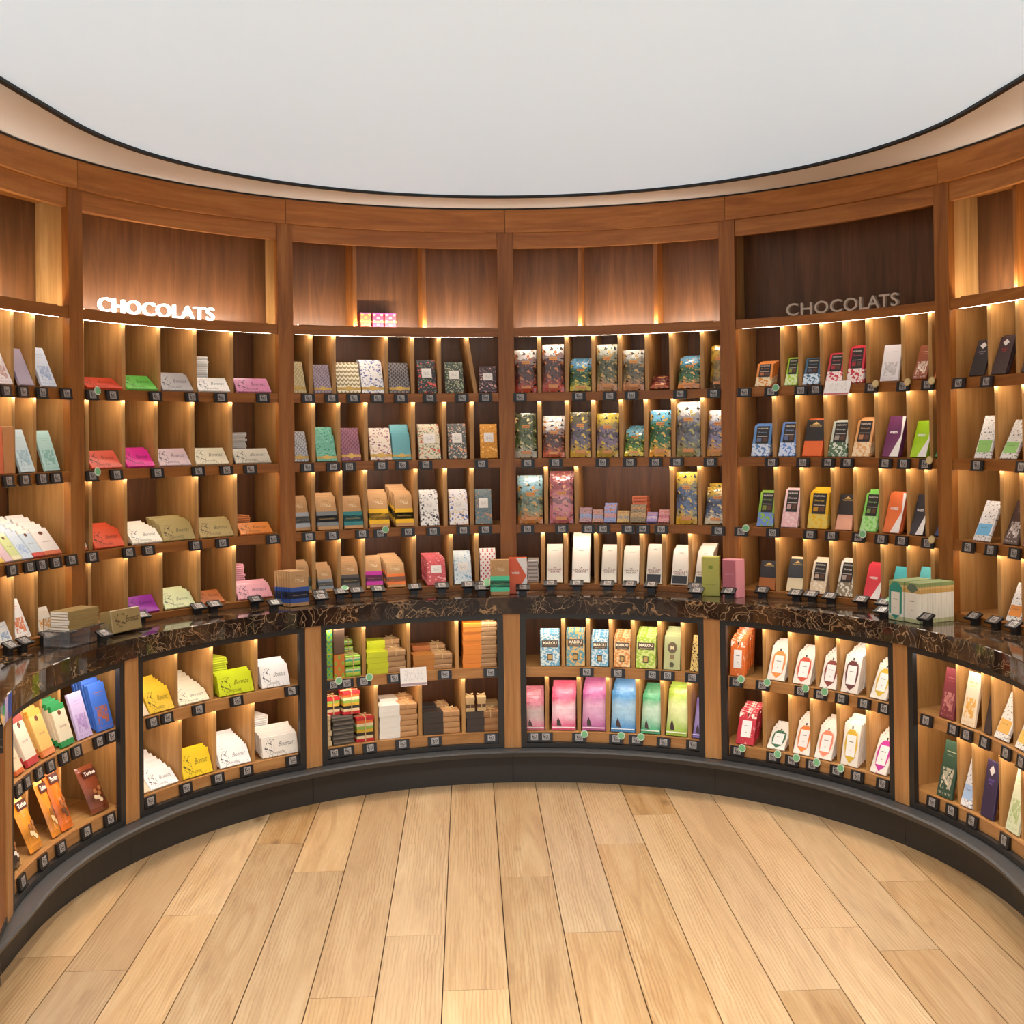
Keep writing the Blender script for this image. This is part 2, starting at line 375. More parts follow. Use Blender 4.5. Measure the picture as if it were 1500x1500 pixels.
# ------------------------------------------------------------------ goods: (bay, shelf, divider angles, [(angle, width cm, height cm, lean, design, wording, extras)], tag angles)
ROWS = [
 (0, 'A', [-77.92, -74.13],
  [
   (-79.64, 8.4, 13.7, 24, 'print:#e9dfe0:#b98c86', 'white bar with a rosy motif', {}),
   (-75.8, 8.0, 14.6, 24, 'plain:#b3a5b6', 'grey lilac bar', {}),
   (-71.9, 8.0, 15.8, 24, 'print:#dfe6f3:#9fb4d6', 'pale blue white bar', {}),
  ], [-81.1, -77.91, -74.42, -70.19]),
 (0, 'B', [-77.79, -74.07],
  [
   (-81.16, 6.0, 16.4, 2, 'plain:#e8754a', 'orange box beside a kraft one', {'t': 3}),
   (-79.14, 6.0, 16.4, 2, 'plain:#c98a55', 'kraft orange upright box', {'t': 3}),
   (-75.74, 8.0, 16.1, 20, 'print:#d2e6ea:#9fc3cf', 'pale blue bar with faint motif', {}),
   (-71.46, 8.0, 15.7, 20, 'print:#b9ded6:#7fb5ab', 'mint bar with faint motif', {}),
  ], [-80.82, -77.71, -74.5, -72.05]),
 (0, 'C', [],
  [
   (-81.19, 6.5, 14.3, 40, 'tri:#f2efe8:#e6d9e6:#e9c65a', 'white bar with a yellow foot', {'n': 3}),
   (-79.33, 4.4, 13.6, 40, 'plain:#e3c4cd', 'pale pink bar in the pastel pile', {'n': 3}),
   (-77.68, 5.2, 12.0, 40, 'tri:#dfe8cf:#cfdc9a:#e9e2bd', 'yellow green bar in the pastel pile', {'n': 3}),
   (-75.87, 5.6, 11.9, 40, 'print:#cfe0f0:#9bbbe0', 'pale blue bar in the pastel pile', {'n': 4}),
   (-73.9, 6.0, 12.1, 40, 'tri:#f4f1ec:#cfe0ee:#d8584e', 'white bar with red tip in the pastel pile', {'n': 4}),
   (-71.42, 8.9, 12.1, 40, 'tri:#f6f2ee:#f3ece6:#df7a58', 'white bar with orange edge in the pastel pile', {'n': 4}),
  ], [-80.26, -76.99, -74.82, -72.3, -69.56]),
 (0, 'D', [-81.11, -78.2, -74.09],
  [
   (-79.65, 6.7, 7.6, 24, 'print:#eceae6:#8aa3c0', 'white bar with blue motif', {}),
   (-76.53, 8.0, 14.7, 24, 'print:#f3efea:#e0713f', 'white bar with orange fruit motif', {}),
   (-72.43, 8.0, 9.7, 24, 'print:#f3ead8:#e39a3c', 'white bar with golden motif', {}),
  ], [-81.13, -78.43, -74.28, -70.77]),
 (1, 'A', [-65.99, -59.39, -53.86, -48.34, -42.75],
  [
   (-66.92, 3.3, 4.7, 38, 'eng:#e3c52c', 'yellow engraved bar by the post', {}),
   (-62.69, 18.3, 7.5, 55, 'eng:#d8452c', 'red engraved bar', {}),
   (-56.63, 15.0, 8.9, 50, 'eng:#63c04c', 'green and white engraved bar', {}),
   (-51.1, 14.9, 8.9, 38, 'eng:#a9a5a6', 'silver grey engraved bar', {'n': 1}),
   (-45.54, 15.2, 7.4, 38, 'eng:#efece6', 'white engraved bar', {'stk': (17, '#efece6')}),
   (-39.53, 16.4, 7.7, 38, 'eng:#d98fb4', 'pink engraved bar', {}),
  ], [-65.78, -62.44, -55.47, -49.77, -45.24, -38.74]),
 (1, 'B', [-65.31, -59.54, -54.43, -48.78, -43.01],
  [
   (-66.58, 5.5, 11.0, 25, 'plain:#d9c2a4', 'cream bar by the post', {}),
   (-62.43, 15.7, 8.6, 38, 'eng:#e0604a', 'coral engraved bar', {}),
   (-56.99, 13.6, 8.6, 38, 'eng:#dd1f8f', 'magenta engraved bar', {'n': 1}),
   (-51.61, 15.3, 8.7, 38, 'eng:#cfb7bb', 'pale lilac engraved bar', {}),
   (-45.9, 15.7, 8.6, 38, 'eng:#d6cfb4', 'pale cream engraved bar with dark script', {}),
   (-39.72, 16.9, 7.8, 38, 'eng:#c9c3b2', 'stone coloured engraved bar', {'stk': (15, '#b9b3ab')}),
  ], [-65.91, -61.89, -55.29, -48.85, -44.48, -40.81]),
 (1, 'C', [-64.9, -59.33, -48.31, -42.43],
  [
   (-66.37, 6.8, 7.7, 25, 'tri:#f2ede6:#f0e4d8:#d77a4a', 'white and orange bar by the post', {}),
   (-62.12, 15.1, 8.1, 30, 'eng:#e2552f', 'orange red engraved bar', {'n': 4}),
   (-56.06, 14.9, 7.7, 45, 'eng:#e8e2d2', 'silver white shiny engraved bar', {'n': 4}),
   (-51.15, 15.4, 8.1, 28, 'eng:#a5925c', 'olive gold engraved bar', {'n': 6}),
   (-45.37, 16.1, 7.9, 32, 'eng:#b09a63', 'gold engraved bar', {'n': 2}),
   (-39.37, 15.4, 6.8, 48, 'eng:#e0873c', 'orange engraved bar', {'stk': (9, '#d97b35')}),
  ], [-66.05, -60.01, -56.85, -49.39, -45.25, -37.47]),
 (1, 'D', [-65.15, -59.33, -53.89, -48.1, -42.71],
  [
   (-56.61, 14.7, 8.2, 40, 'eng:#94279b', 'purple engraved bar', {}),
   (-51.02, 14.8, 7.2, 40, 'eng:#d8dfae', 'pale green engraved bar', {'n': 3}),
   (-45.98, 10.9, 8.0, 55, 'eng:#b5652f', 'rust engraved bar', {}),
   (-39.6, 16.5, 7.4, 40, 'eng:#ecacb9', 'rose pink engraved bar', {'n': 2, 'stk': (16, '#e39bab')}),
  ], [-58.19, -49.24, -46.72, -40.32, -36.33]),
 (2, 'A', [-30.88, -27.45, -19.68, -15.81, -11.85, -7.65],
  [
   (-32.7, 7.4, 15.1, 20, 'dam:#d8c9a0:#b9a06a:1', 'cream gold damask bar with gold band', {}),
   (-29.16, 8.1, 13.5, 20, 'dam:#7d6a76:#a99aa6:1', 'purple grey dotted bar with gold band', {'n': 1}),
   (-25.28, 11.2, 14.5, 20, 'fan:#ece3c8:#9a8a60:1', 'cream fan-pattern bar with gold band', {'n': 1}),
   (-21.72, 10.4, 15.5, 20, 'flo:#eceae8:#5a5f9c:#8f93bd:1', 'white bar with blue flowers and gold band', {'n': 3}),
   (-17.76, 9.5, 14.8, 20, 'dam:#4d4748:#8d8684:1', 'charcoal speckled bar with gold band', {'n': 1}),
   (-13.66, 8.6, 16.5, 20, 'flol:#35343a:#d8574f:#7d8a6c', 'black bar with red flowers and white label', {}),
   (-9.64, 8.6, 14.9, 20, 'flol:#3f4a40:#8d9c7a:#c8bda0', 'dark leafy bar with white label', {'n': 1}),
   (-4.72, 8.1, 13.2, 20, 'flol:#3d3439:#d0a79c:#8a6a6d', 'dark rosy damask bar with white label', {}),
  ], [-31.86, -28.33, -24.98, -21.41, -17.88, -13.54, -8.71, -5.18]),
 (2, 'B', [-30.6, -26.87, -22.82, -15.81, -11.19, -7.15],
  [
   (-32.6, 8.5, 14.3, 20, 'dam:#8d8d8f:#c9cacb:1', 'grey speckled bar with gold band', {'n': 1}),
   (-28.74, 9.3, 12.6, 20, 'flo:#6fb39a:#3f8f74:#8fcbb8:1', 'sea green bar with gold band', {'n': 2, 'up': 0.03}),
   (-25.05, 9.0, 15.9, 20, 'dam:#7c4a5c:#9c6a7a:1', 'plum bar with gold band', {}),
   (-20.61, 10.0, 15.7, 20, 'flo:#e8dccb:#8a5a78:#c58f86:1', 'cream bar with plum flowers and gold band', {}),
   (-17.55, 8.5, 13.3, 20, 'plainb:#66a5ad:1', 'plain teal bar with gold band', {'n': 2, 'up': 0.03}),
   (-13.4, 10.1, 16.8, 20, 'flol:#d8cdb2:#c9694e:#4f7a66', 'cream bar with bright flowers and white label', {'n': 1}),
   (-9.31, 8.6, 16.9, 20, 'flol:#5b5f5f:#d89a76:#d8d0bc', 'grey flowered bar with white label', {'n': 1}),
   (-4.69, 8.1, 17.0, 20, 'flol:#d8962f:#f0c06a:#b97322', 'orange ornament bar with white label', {}),
  ], [-32.09, -28.17, -25.78, -20.9, -17.82, -14.26, -5.9]),
 (2, 'C', [-30.72, -26.68, -22.99, -15.54, -11.19, -7.27],
  [
   (-32.55, 9.0, 15.7, 20, 'kraft:#aeb4b8:#2c2b2d', 'kraft bar with grey blue and black band', {'n': 1}),
   (-28.63, 9.7, 15.7, 20, 'kraft:#7d7f80:#55575a', 'kraft bar with grey band', {'n': 2}),
   (-24.82, 8.9, 14.7, 20, 'kraft:#2f7d80:#34363a', 'kraft bar with teal and black band', {'n': 1}),
   (-20.97, 9.3, 16.1, 20, 'kraft:#eab71b:#34302a', 'kraft bar with yellow and black band', {'n': 2}),
   (-17.26, 8.4, 15.8, 20, 'kraft:#eab71b:#34302a', 'leading kraft bar of the yellow banded fan', {'n': 5}),
   (-13.53, 8.7, 16.3, 20, 'flol:#e8e6e2:#3a3a3c:#7a7a7c', 'white bar with black leaves', {'n': 1}),
   (-9.22, 8.7, 16.2, 20, 'flol:#e6e4e6:#5b62a5:#d9b45a', 'white bar with blue and yellow flowers', {'n': 1}),
   (-5.57, 7.9, 17.1, 20, 'flol:#6f7f82:#b98a70:#4f6a75', 'grey teal damask bar with white label', {}),
  ], [-32.01, -28.43, -23.92, -21.21, -17.02, -13.27, -8.75, -5.48]),
 (2, 'D', [-30.77, -27.01, -23.4, -15.86, -10.46, -6.67],
  [
   (-32.27, 7.0, 13.5, 20, 'kraft:#5e6a52:#4a5040', 'kraft bar with dark olive band', {'n': 2}),
   (-29.0, 6.9, 10.6, 20, 'kraft:#8a8f95:#55585c', 'kraft bar with slate band', {'n': 3}),
   (-25.29, 8.3, 13.0, 20, 'kraft:#55504c:#3a3836', 'kraft bar with dark brown band', {'n': 3}),
   (-21.78, 7.7, 14.7, 20, 'kraft:#c52fa0:#3f3a3c', 'kraft bar with magenta band', {'n': 1}),
   (-18.57, 8.4, 11.6, 20, 'kraft:#ea7a30:#6a6c70', 'kraft bar with orange and grey band', {'n': 5}),
   (-12.62, 8.9, 12.6, 20, 'flol:#c9555a:#e0a0a0:#a83a44', 'red patterned bar with white label', {'n': 4}),
   (-8.73, 8.2, 13.7, 20, 'flol:#d8e2e6:#7fa8c5:#b5ccd8', 'pale blue patterned bar with white label', {'n': 3}),
   (-5.02, 7.5, 16.2, 20, 'dots:#efe6e2:#c8434a', 'white bar with red dots', {'n': 1}),
  ], [-30.5, -27.36, -24.98, -21.74, -16.2, -12.11, -8.15, -6.07]),
 (3, 'A', [2.89, 6.92, 10.85, 14.75, 18.72, 22.3, 26.86],
  [
   (0.85, 10.4, 20.2, 6, 'pouch:#e8e0da:#5a3430:#b5432e', 'brown red glossy pouch by the post', {}),
   (4.9, 10.2, 22.5, 6, 'pouch:#f2ece6:#5a3430:#b5432e', 'tall brown red glossy pouch with pale top', {}),
   (8.89, 9.9, 14.6, 18, 'pouch:#4f93bd:#2f5a3a:#c9b23f', 'green jungle pouch under blue sky', {'n': 3}),
   (12.8, 9.8, 21.9, 6, 'pouch:#c9c7b5:#5f6040:#b98a60', 'silver green shiny jungle pouch', {}),
   (16.73, 10.0, 19.0, 6, 'pouch:#d8d5c8:#6a6048:#b9805a', 'silvery pouch with glare and pale green top', {}),
   (20.51, 8.8, 9.6, 50, 'pouch:#6a2c30:#7a2c30:#b9583a', 'low dark red pouch', {}),
   (24.81, 10.2, 15.1, 20, 'pouch:#5a9dc0:#3c6a48:#d88a4a', 'blue sky jungle pouch beside yellow pouch', {'n': 2}),
   (28.89, 6.9, 19.5, 10, 'pouch:#c9a02f:#a8842f:#4a3a2a', 'golden yellow patterned pouch', {'n': 1}),
  ], [-0.02, 8.78, 13.39, 16.62, 23.91, 28.99]),
 (3, 'B', [2.81, 6.85, 10.72, 14.8, 18.45, 22.47, 26.81],
  [
   (0.75, 10.2, 21.2, 8, 'pouch:#4a5038:#5c6a3c:#c9c2ae', 'green jungle shiny pouch by the post', {}),
   (4.83, 10.2, 16.7, 10, 'pouch:#dcd8d2:#5a3430:#c05a38', 'brown red pouch, second shelf', {'n': 2, 'up': 0.02}),
   (8.78, 9.7, 21.4, 8, 'pouch:#5f5a40:#6a6272:#c9a02f', 'olive and violet pouch with yellow foot', {}),
   (12.75, 10.3, 20.1, 8, 'pouch:#c9b23f:#7a6a80:#b5962f', 'violet and yellow blossom pouch', {'n': 1}),
   (16.62, 9.0, 13.2, 25, 'pouch:#6fb0c8:#4f7a3c:#d8c03f', 'low green blue and yellow pouch', {'n': 3}),
   (20.46, 10.2, 21.8, 10, 'pouch:#6fb5d8:#2f6a40:#e0a23f', 'bright jungle pouch under pale blue sky', {}),
   (24.64, 11.2, 24.4, 6, 'pouch:#d8d2d0:#6a6a72:#8f8a58', 'tall silver pouch with red flowers', {'n': 1}),
   (28.65, 9.1, 21.3, 12, 'pouch:#dfe4ea:#8a88a8:#d8a05a', 'white and violet pouch by the post', {}),
  ], [1.01, 5.18, 12.15, 16.25, 20.1, 23.3, 28.32]),
 (3, 'C', [3.64, 8.09, 22.12, 26.2],
  [
   (1.29, 11.8, 19.8, 8, 'pouch:#8fb8c5:#7a8a70:#c9803f', 'jungle pouch with white border', {'n': 2}),
   (5.85, 11.4, 20.3, 8, 'pouch:#8a4a50:#c9808a:#b5606a', 'pink flamingo lake pouch', {'n': 3}),
   (9.4, 5.8, 7.2, 20, 'mini:#b58f98:#8aa0c8', 'mauve small box', {}),
   (11.21, 4.9, 6.2, 20, 'mini:#c0958a:#8f9ac0', 'dusky small box beside blue one', {}),
   (13.03, 5.8, 7.7, 20, 'mini:#8a98c8:#c58f8a', 'blue small box', {'n': 1}),
   (14.96, 5.7, 5.7, 20, 'mini:#c9a86a:#9a9088', 'yellowish small box', {}),
   (17.11, 7.2, 8.6, 20, 'mini:#8a7a60:#b5956a', 'brown patterned small box before the orange stack', {'stk': (18, '#d8693a')}),
   (19.19, 5.0, 5.2, 35, 'mini:#9a88c0:#c0a8b8', 'low violet small box', {}),
   (20.91, 5.1, 6.6, 35, 'mini:#c88a90:#b0606a', 'pink small box', {}),
   (24.24, 9.9, 23.9, 5, 'pouch:#c9a83f:#56688a:#c9a02f', 'tall golden peacock-blue pouch', {}),
   (28.37, 10.5, 17.3, 18, 'pouch:#c9a83f:#56688a:#e8dcc0', 'leaning golden blue pouch by the post', {'n': 1}),
  ], [0.83, 5.97, 9.9, 12.13, 15.88, 18.07, 20.81, 29.35]),
 (3, 'D', [3.06, 6.39, 10.85, 14.26, 17.56, 20.84, 24.74],
  [
   (4.75, 7.5, 16.9, 20, 'choc:#e8e2d4:#b5463a:0', 'cream long bar, slot beside the empty one', {'n': 2}),
   (8.58, 8.3, 16.7, 20, 'choc:#f2ece0:#a83a30:0', 'white long bar before pale yellow ones', {'n': 4, 'up': 0.045}),
   (12.72, 7.2, 16.7, 20, 'choc:#e6dfd2:#c9a090:0', 'cream long bar with faint lettering', {'n': 2}),
   (15.93, 7.6, 16.1, 20, 'choc:#efe9dc:#b5605a:0', 'cream long bar with rosy lettering', {'n': 2}),
   (19.29, 7.2, 17.8, 20, 'choc:#e6ded0:#a8463a:1', 'long bar with broad dark foot', {'n': 1}),
   (23.1, 7.8, 16.2, 20, 'choc:#ece6da:#b5605a:1', 'long bar with dark foot, slot by the leaning one', {'n': 3}),
   (26.44, 7.4, 16.5, 25, 'choc:#e8e2d6:#b5605a:1', 'leaning long bar behind the lime carton', {'n': 4}),
  ], [4.15, 8.1, 12.7, 16.04, 19.26, 25.85]),
 (4, 'A', [38.74, 41.36, 44.63, 48.06, 51.52, 56.97, 61.16],
  [
   (35.95, 7.6, 10.7, 20, 'val:#e08a3c:#e8d8b0', 'orange and cream bar with black label', {'n': 4}),
   (40.05, 5.7, 12.6, 20, 'val:#a5cf3a:#d8e6b0', 'lime bar with black label', {'n': 2}),
   (43.03, 7.6, 12.1, 20, 'val:#3f6a8a:#cfe0ee', 'blue bar with black label', {'n': 1}),
   (46.46, 7.6, 13.5, 20, 'val:#d23a4a:#f0dcd8', 'red patterned bar behind the white card', {'n': 2}),
   (49.67, 7.6, 15.3, 14, 'val:#c92c40:#efe0da', 'dark red patterned bar with black label', {'n': 2}),
   (54.97, 8.8, 15.2, 14, 'print:#e2dcdc:#b9b2b2', 'plain whitish upright bar', {}),
   (59.65, 7.0, 14.6, 22, 'print:#8f4a2a:#e8d8c8', 'brown leaning bar', {}),
   (62.53, 6.1, 15.2, 22, 'print:#d8742c:#f0dcc0', 'orange leaning bar by the post', {}),
  ], [33.58, 37.61, 42.15, 44.37, 52.96, 57.96, 61.87]),
 (4, 'B', [37.39, 40.88, 45.07, 48.69, 52.73, 57.63, 61.12],
  [
   (35.35, 8.5, 14.4, 20, 'val:#5a86c0:#cfd9e8', 'blue and white bar with black label', {'n': 2}),
   (39.27, 7.6, 15.5, 20, 'val:#5f8ad0:#c8d4ea', 'sky blue bar with black label', {'n': 1}),
   (43.06, 9.1, 16.6, 20, 'val2:#e0662a:#25211f', 'black and orange bar with emblem', {'n': 1}),
   (46.84, 8.6, 15.7, 20, 'val:#cfd6c8:#4f6a4f', 'green spotted bar with black label', {'n': 2}),
   (50.42, 8.4, 16.1, 20, 'val:#e0a56a:#e8cfa8', 'tan bar with black label', {'n': 4}),
   (54.97, 8.0, 17.3, 20, 'weiss:#6a2c5a', 'purple bar with white triangle', {'n': 1}),
   (59.3, 8.0, 15.1, 20, 'weiss:#a5cf1a', 'lime bar with white triangle', {'n': 1}),
   (62.51, 6.2, 11.9, 28, 'weiss:#4f9a5f', 'green leaning bar by the post', {}),
  ], [37.54, 42.29, 46.12, 49.06, 54.99, 57.87, 61.29]),
 (4, 'C', [37.5, 41.37, 45.96, 49.33, 53.19, 57.4, 60.26],
  [
   (35.89, 7.6, 15.8, 20, 'val:#8ab53a:#6f8ad0', 'green and blue bar with black label', {'n': 1}),
   (39.5, 7.6, 17.2, 20, 'val:#e8c8c8:#e0b0b4', 'pale pink bar with black label', {'n': 1}),
   (43.68, 9.2, 15.9, 14, 'val:#e0b01f:#d8c060', 'yellow bar with black label', {'n': 3}),
   (47.61, 7.6, 15.6, 20, 'val2:#e0a48a:#332c2a', 'black and peach bar with emblem', {}),
   (51.34, 7.6, 16.4, 20, 'val:#7dc85a:#a8d890', 'bright green bar with black label', {'n': 2}),
   (54.91, 8.0, 17.0, 20, 'weiss:#e0703a', 'orange bar with white triangle', {'n': 1}),
   (58.83, 6.5, 16.8, 20, 'weiss:#38353a', 'black bar with white triangle', {}),
   (62.39, 7.0, 14.7, 30, 'weiss:#3a4a72', 'navy leaning bar by the post', {}),
  ], [32.79, 37.54, 43.22, 46.5, 50.6, 54.16, 57.34, 61.47]),
 (4, 'D', [37.56, 41.67, 45.56, 49.11, 53.3, 57.26, 61.01],
  [
   (35.95, 7.6, 12.9, 20, 'val2:#a8622c:#2c2a2b', 'black bar with brown foot', {}),
   (40.06, 7.6, 14.5, 20, 'val2:#e2cfa8:#3a3c3e', 'black bar with cream foot', {'n': 1}),
   (43.49, 7.6, 14.1, 20, 'val:#e8d8c0:#d8c0a0', 'cream bar with black label, lowest shelf', {'n': 2}),
   (47.5, 7.6, 15.0, 20, 'val:#e2dcd0:#8a7a60', 'spotted cream bar with black label', {'n': 2}),
   (51.63, 8.0, 14.8, 20, 'weiss:#d83a48', 'red bar with white triangle', {'n': 1}),
   (55.59, 8.0, 14.8, 20, 'weiss:#4fb5b8', 'teal bar behind the row of cards', {}),
   (59.35, 8.0, 15.7, 20, 'weiss:#63c0c0', 'pale teal bar peeking over the cards', {}),
  ], [35.9, 41.02, 43.37, 46.23, 51.06, 54.52]),
 (5, 'A', [70.63, 75.32],
  [
   (68.78, 7.6, 14.4, 20, 'diam:#2a2426:#d8d0d0', 'black bar with white diamond emblem', {}),
   (72.4, 7.6, 14.8, 20, 'diam:#3a2a2c:#d8303a', 'black bar with red lettering', {'n': 1}),
   (77.5, 7.6, 12.6, 20, 'plain:#3a3030', 'dark bar at the frame edge', {}),
  ], [66.95, 71.62]),
 (5, 'B', [71.6, 76.18],
  [
   (69.47, 8.0, 16.8, 20, 'grn:#e6e2dc:#8fc06a', 'white bar with green block', {}),
   (73.71, 8.0, 15.9, 28, 'grn:#dcd8d0:#8fc06a', 'leaning white bar with green block', {}),
   (77.69, 7.0, 6.2, 30, 'plain:#d88a90', 'pink low bar', {}),
  ], [69.75, 77.44]),
 (5, 'C', [72.3, 75.57],
  [
   (69.06, 8.0, 16.2, 26, 'grn:#e0dcda:#6fb0d8', 'white flowered bar with blue block', {}),
   (73.93, 7.8, 16.8, 24, 'print:#4a3430:#c9c0b8', 'brown black bar with pale print', {}),
   (77.08, 7.0, 16.7, 24, 'plain:#8a5a4a', 'brown bar at the frame edge', {}),
  ], [68.07, 71.87, 75.96]),
 (5, 'D', [71.63, 75.6],
  [
   (74.01, 7.5, 14.7, 24, 'grn:#e8e4e0:#e08a3a', 'white flowered bar with orange block', {}),
  ], [69.06, 72.54, 75.91]),
 (10, 'U', [-86.08, -81.63, -77.71],
  [
   (-92.03, 6.0, 10.5, 24, 'tri:#e8c79a:#ead2ac:#d8682f', 'cream and orange bar by the post', {}),
   (-88.29, 8.0, 16.8, 22, 'tri:#c03a30:#ead8c2:#c03a3c', 'cream bar with red ends', {'n': 1}),
   (-84.18, 8.0, 16.1, 22, 'tri:#e6a23a:#e8b868:#d87a3a', 'amber bar with brown seal', {'n': 4}),
   (-79.74, 8.0, 14.5, 18, 'tri:#1f8a4a:#dccfb2:#1f8a4a', 'cream bar with green ends', {'n': 3}),
   (-75.82, 8.0, 16.3, 18, 'print:#c3b2dc:#a080c0', 'lilac bar with a small motif', {}),
   (-71.64, 9.0, 16.9, 16, 'print:#3f6fd0:#c0633a', 'bright blue bar before white edged ones', {'n': 5}),
  ], [-95.49, -92.64, -88.96, -85.9, -82.43, -79.43, -74.41, -71.83]),
 (10, 'L', [-89.41, -84.9, -77.67],
  [
   (-92.57, 7.0, 15.0, 20, 'nut:#3a3028:#e0d8cc', 'dark nut pouch with white lettering', {}),
   (-86.97, 9.0, 18.7, 24, 'nut:#e8952c:#e2c8a0', 'amber nut pouch', {}),
   (-81.98, 5.8, 20.3, 22, 'nut:#e8902a:#e0c090', 'amber nut pouch beside the deep orange one', {}),
   (-79.45, 7.3, 21.7, 22, 'nut:#e8741f:#6a4028', 'deep orange nut pouch with brown top', {'n': 1}),
   (-72.41, 10.0, 17.2, 26, 'nut:#7a3c22:#d8c0a0', 'brown nut pouch', {}),
  ], [-94.48, -88.02, -83.32, -77.37, -72.27]),
 (11, 'U', [-57.97, -51.68, -43.94],
  [
   (-63.98, 4.5, 8.0, 35, 'plain:#e8cfae', 'cream bar by the post', {}),
   (-60.71, 12.7, 9.6, 28, 'eng:#e6bd2f', 'golden yellow engraved bar', {'n': 5}),
   (-54.8, 14.8, 5.8, 42, 'eng:#ece0c4', 'cream shiny engraved bar', {'n': 6}),
   (-47.36, 16.5, 8.5, 18, 'eng:#c6d31a', 'lime engraved bar before its lime stack', {'n': 2, 'stk': (16, '#c6d31a')}),
   (-40.67, 13.2, 9.2, 18, 'eng:#ecebea', 'white engraved bar', {'n': 4}),
  ], [-63.48, -60.76, -54.93, -48.1, -38.61]),
 (11, 'L', [-57.36, -51.2, -44.6],
  [
   (-64.02, 5.1, 9.1, 45, 'plain:#e6cfae', 'cream low bar by the post', {}),
   (-60.38, 14.2, 7.1, 45, 'eng:#f2f1ef', 'bright white engraved bar by the low cream bar', {'n': 7}),
   (-54.28, 14.6, 10.0, 20, 'eng:#e8c71f', 'yellow engraved bar', {'n': 2}),
   (-47.7, 14.7, 7.6, 28, 'eng:#f4f3f2', 'pure white engraved bar with faint script', {'n': 7}),
   (-40.02, 16.8, 8.4, 12, 'eng:#e6e0d6', 'off-white engraved bar with dark script', {'n': 6, 'stk': (17, '#f0eeea')}),
  ], [-64.21, -57.39, -51.59, -46.47, -38.42]),
 (12, 'U', [-25.94, -18.63, -10.8],
  [
  ], [-31.9, -29.26, -26.4, -21.34, -12.99, -5.44]),
 (12, 'L', [-24.02, -16.85, -9.83],
  [
  ], [-31.57, -29.28, -25.51, -20.11, -14.75, -5.4]),
 (13, 'U', [6.39, 10.39, 14.06, 17.63, 21.94, 25.72],
  [
   (4.22, 8.6, 14.6, 8, 'marou:#dce8e6:#6fb0d0', 'white and blue patterned bar', {'n': 2}),
   (8.33, 8.3, 15.5, 6, 'marou:#5f9fb0:#e0b870', 'teal patterned bar', {'n': 2}),
   (12.23, 7.7, 13.7, 10, 'marou:#d8e6ea:#6fb5d8', 'pale blue patterned bar', {'n': 3}),
   (15.84, 7.4, 13.9, 12, 'marou:#e0934a:#f0cf9a', 'orange patterned bar', {'n': 3}),
   (19.66, 8.8, 14.4, 12, 'marou:#a5c83f:#d8e08a', 'lime patterned bar', {'n': 4}),
   (23.9, 7.5, 14.9, 12, 'marous:#b9bf8a:#6a5a40', 'sage bar with round emblem', {'n': 4}),
   (28.04, 6.3, 15.9, 20, 'flo:#e0c070:#2c2824:#3a342c:0', 'yellow bar with black pattern', {}),
  ], [10.22, 15.36, 20.97, 23.51, 27.6]),
 (13, 'L', [3.62, 8.77, 13.42, 18.25, 22.27, 26.64],
  [
   (1.54, 9.1, 13.5, 15, 'soft:#d07a90:#cbb6b0', 'pale pink and grey pouch', {'n': 4}),
   (6.27, 10.8, 15.9, 15, 'soft:#d85a80:#f0cfd8', 'rose pink pouch', {'n': 4}),
   (11.1, 10.4, 17.7, 15, 'soft:#b5609a:#d8a8c8', 'mauve pouch', {'n': 4}),
   (15.83, 10.9, 17.9, 15, 'soft:#4f8fc8:#a8cfe8', 'sky blue pouch', {'n': 4}),
   (20.26, 8.7, 17.4, 18, 'soft:#4fa878:#c8e6d0', 'sea green pouch', {'n': 3}),
   (24.45, 9.6, 20.3, 18, 'soft:#a0c04a:#e2eeb0', 'lime green pouch', {'n': 3}),
   (28.41, 7.3, 17.3, 22, 'soft:#8a78c8:#b9a8e0', 'violet pouch', {'n': 1}),
  ], [1.24, 3.4, 8.87, 14.91, 18.15, 22.71, 27.67]),
 (14, 'U', [39.11, 43.38, 47.96, 51.63, 56.73],
  [
   (34.63, 6.7, 15.3, 8, 'cardc:#e0702c', 'orange bar beside orange edges', {'n': 9}),
   (41.0, 8.0, 14.7, 24, 'card:#e8934a', 'cream bar with light orange motif', {'n': 4}),
   (45.3, 8.0, 13.2, 24, 'card:#d0583f', 'cream bar with red motif', {'n': 4}),
   (49.8, 7.7, 13.6, 22, 'card:#8a4038', 'white bar with red brown outline', {'n': 5}),
   (53.52, 8.0, 15.0, 16, 'card:#6a3a3a', 'white bar with dark outline', {'n': 8}),
   (58.62, 8.0, 14.3, 26, 'card:#d8b53a', 'white bar with yellow outline', {'n': 5}),
  ], [34.91, 39.31, 45.88, 49.21, 52.92, 56.95, 60.64]),
 (14, 'L', [38.92, 43.3, 46.9, 51.42, 56.51],
  [
   (35.67, 8.0, 14.0, 22, 'cardc:#c03040', 'red bar with white label', {'n': 5}),
   (40.81, 8.0, 10.0, 40, 'card:#3a6a4a', 'white bar with green outline', {'n': 2}),
   (45.1, 7.5, 14.0, 24, 'card:#e0823a', 'white bar with orange outline', {'n': 4}),
   (48.79, 8.0, 13.6, 24, 'card:#e8896a', 'cream bar with coral triangle', {'n': 5}),
   (53.31, 8.0, 16.7, 12, 'card:#d8b23a', 'white bar with yellow motif', {'n': 5}),
   (58.4, 8.0, 15.3, 26, 'card:#c83a9a', 'white bar with magenta triangle', {'n': 5}),
  ], [34.92, 40.91, 44.12, 47.64, 51.84, 55.51, 60.08]),
 (15, 'U', [73.43, 78.62, 80.8, 85.72],
  [
   (71.33, 7.5, 18.0, 12, 'print:#7a3038:#c08078', 'burgundy bar with fruit motif', {}),
   (75.59, 7.5, 18.8, 12, 'print:#ead6b8:#e0a03a', 'cream bar with orange motif', {}),
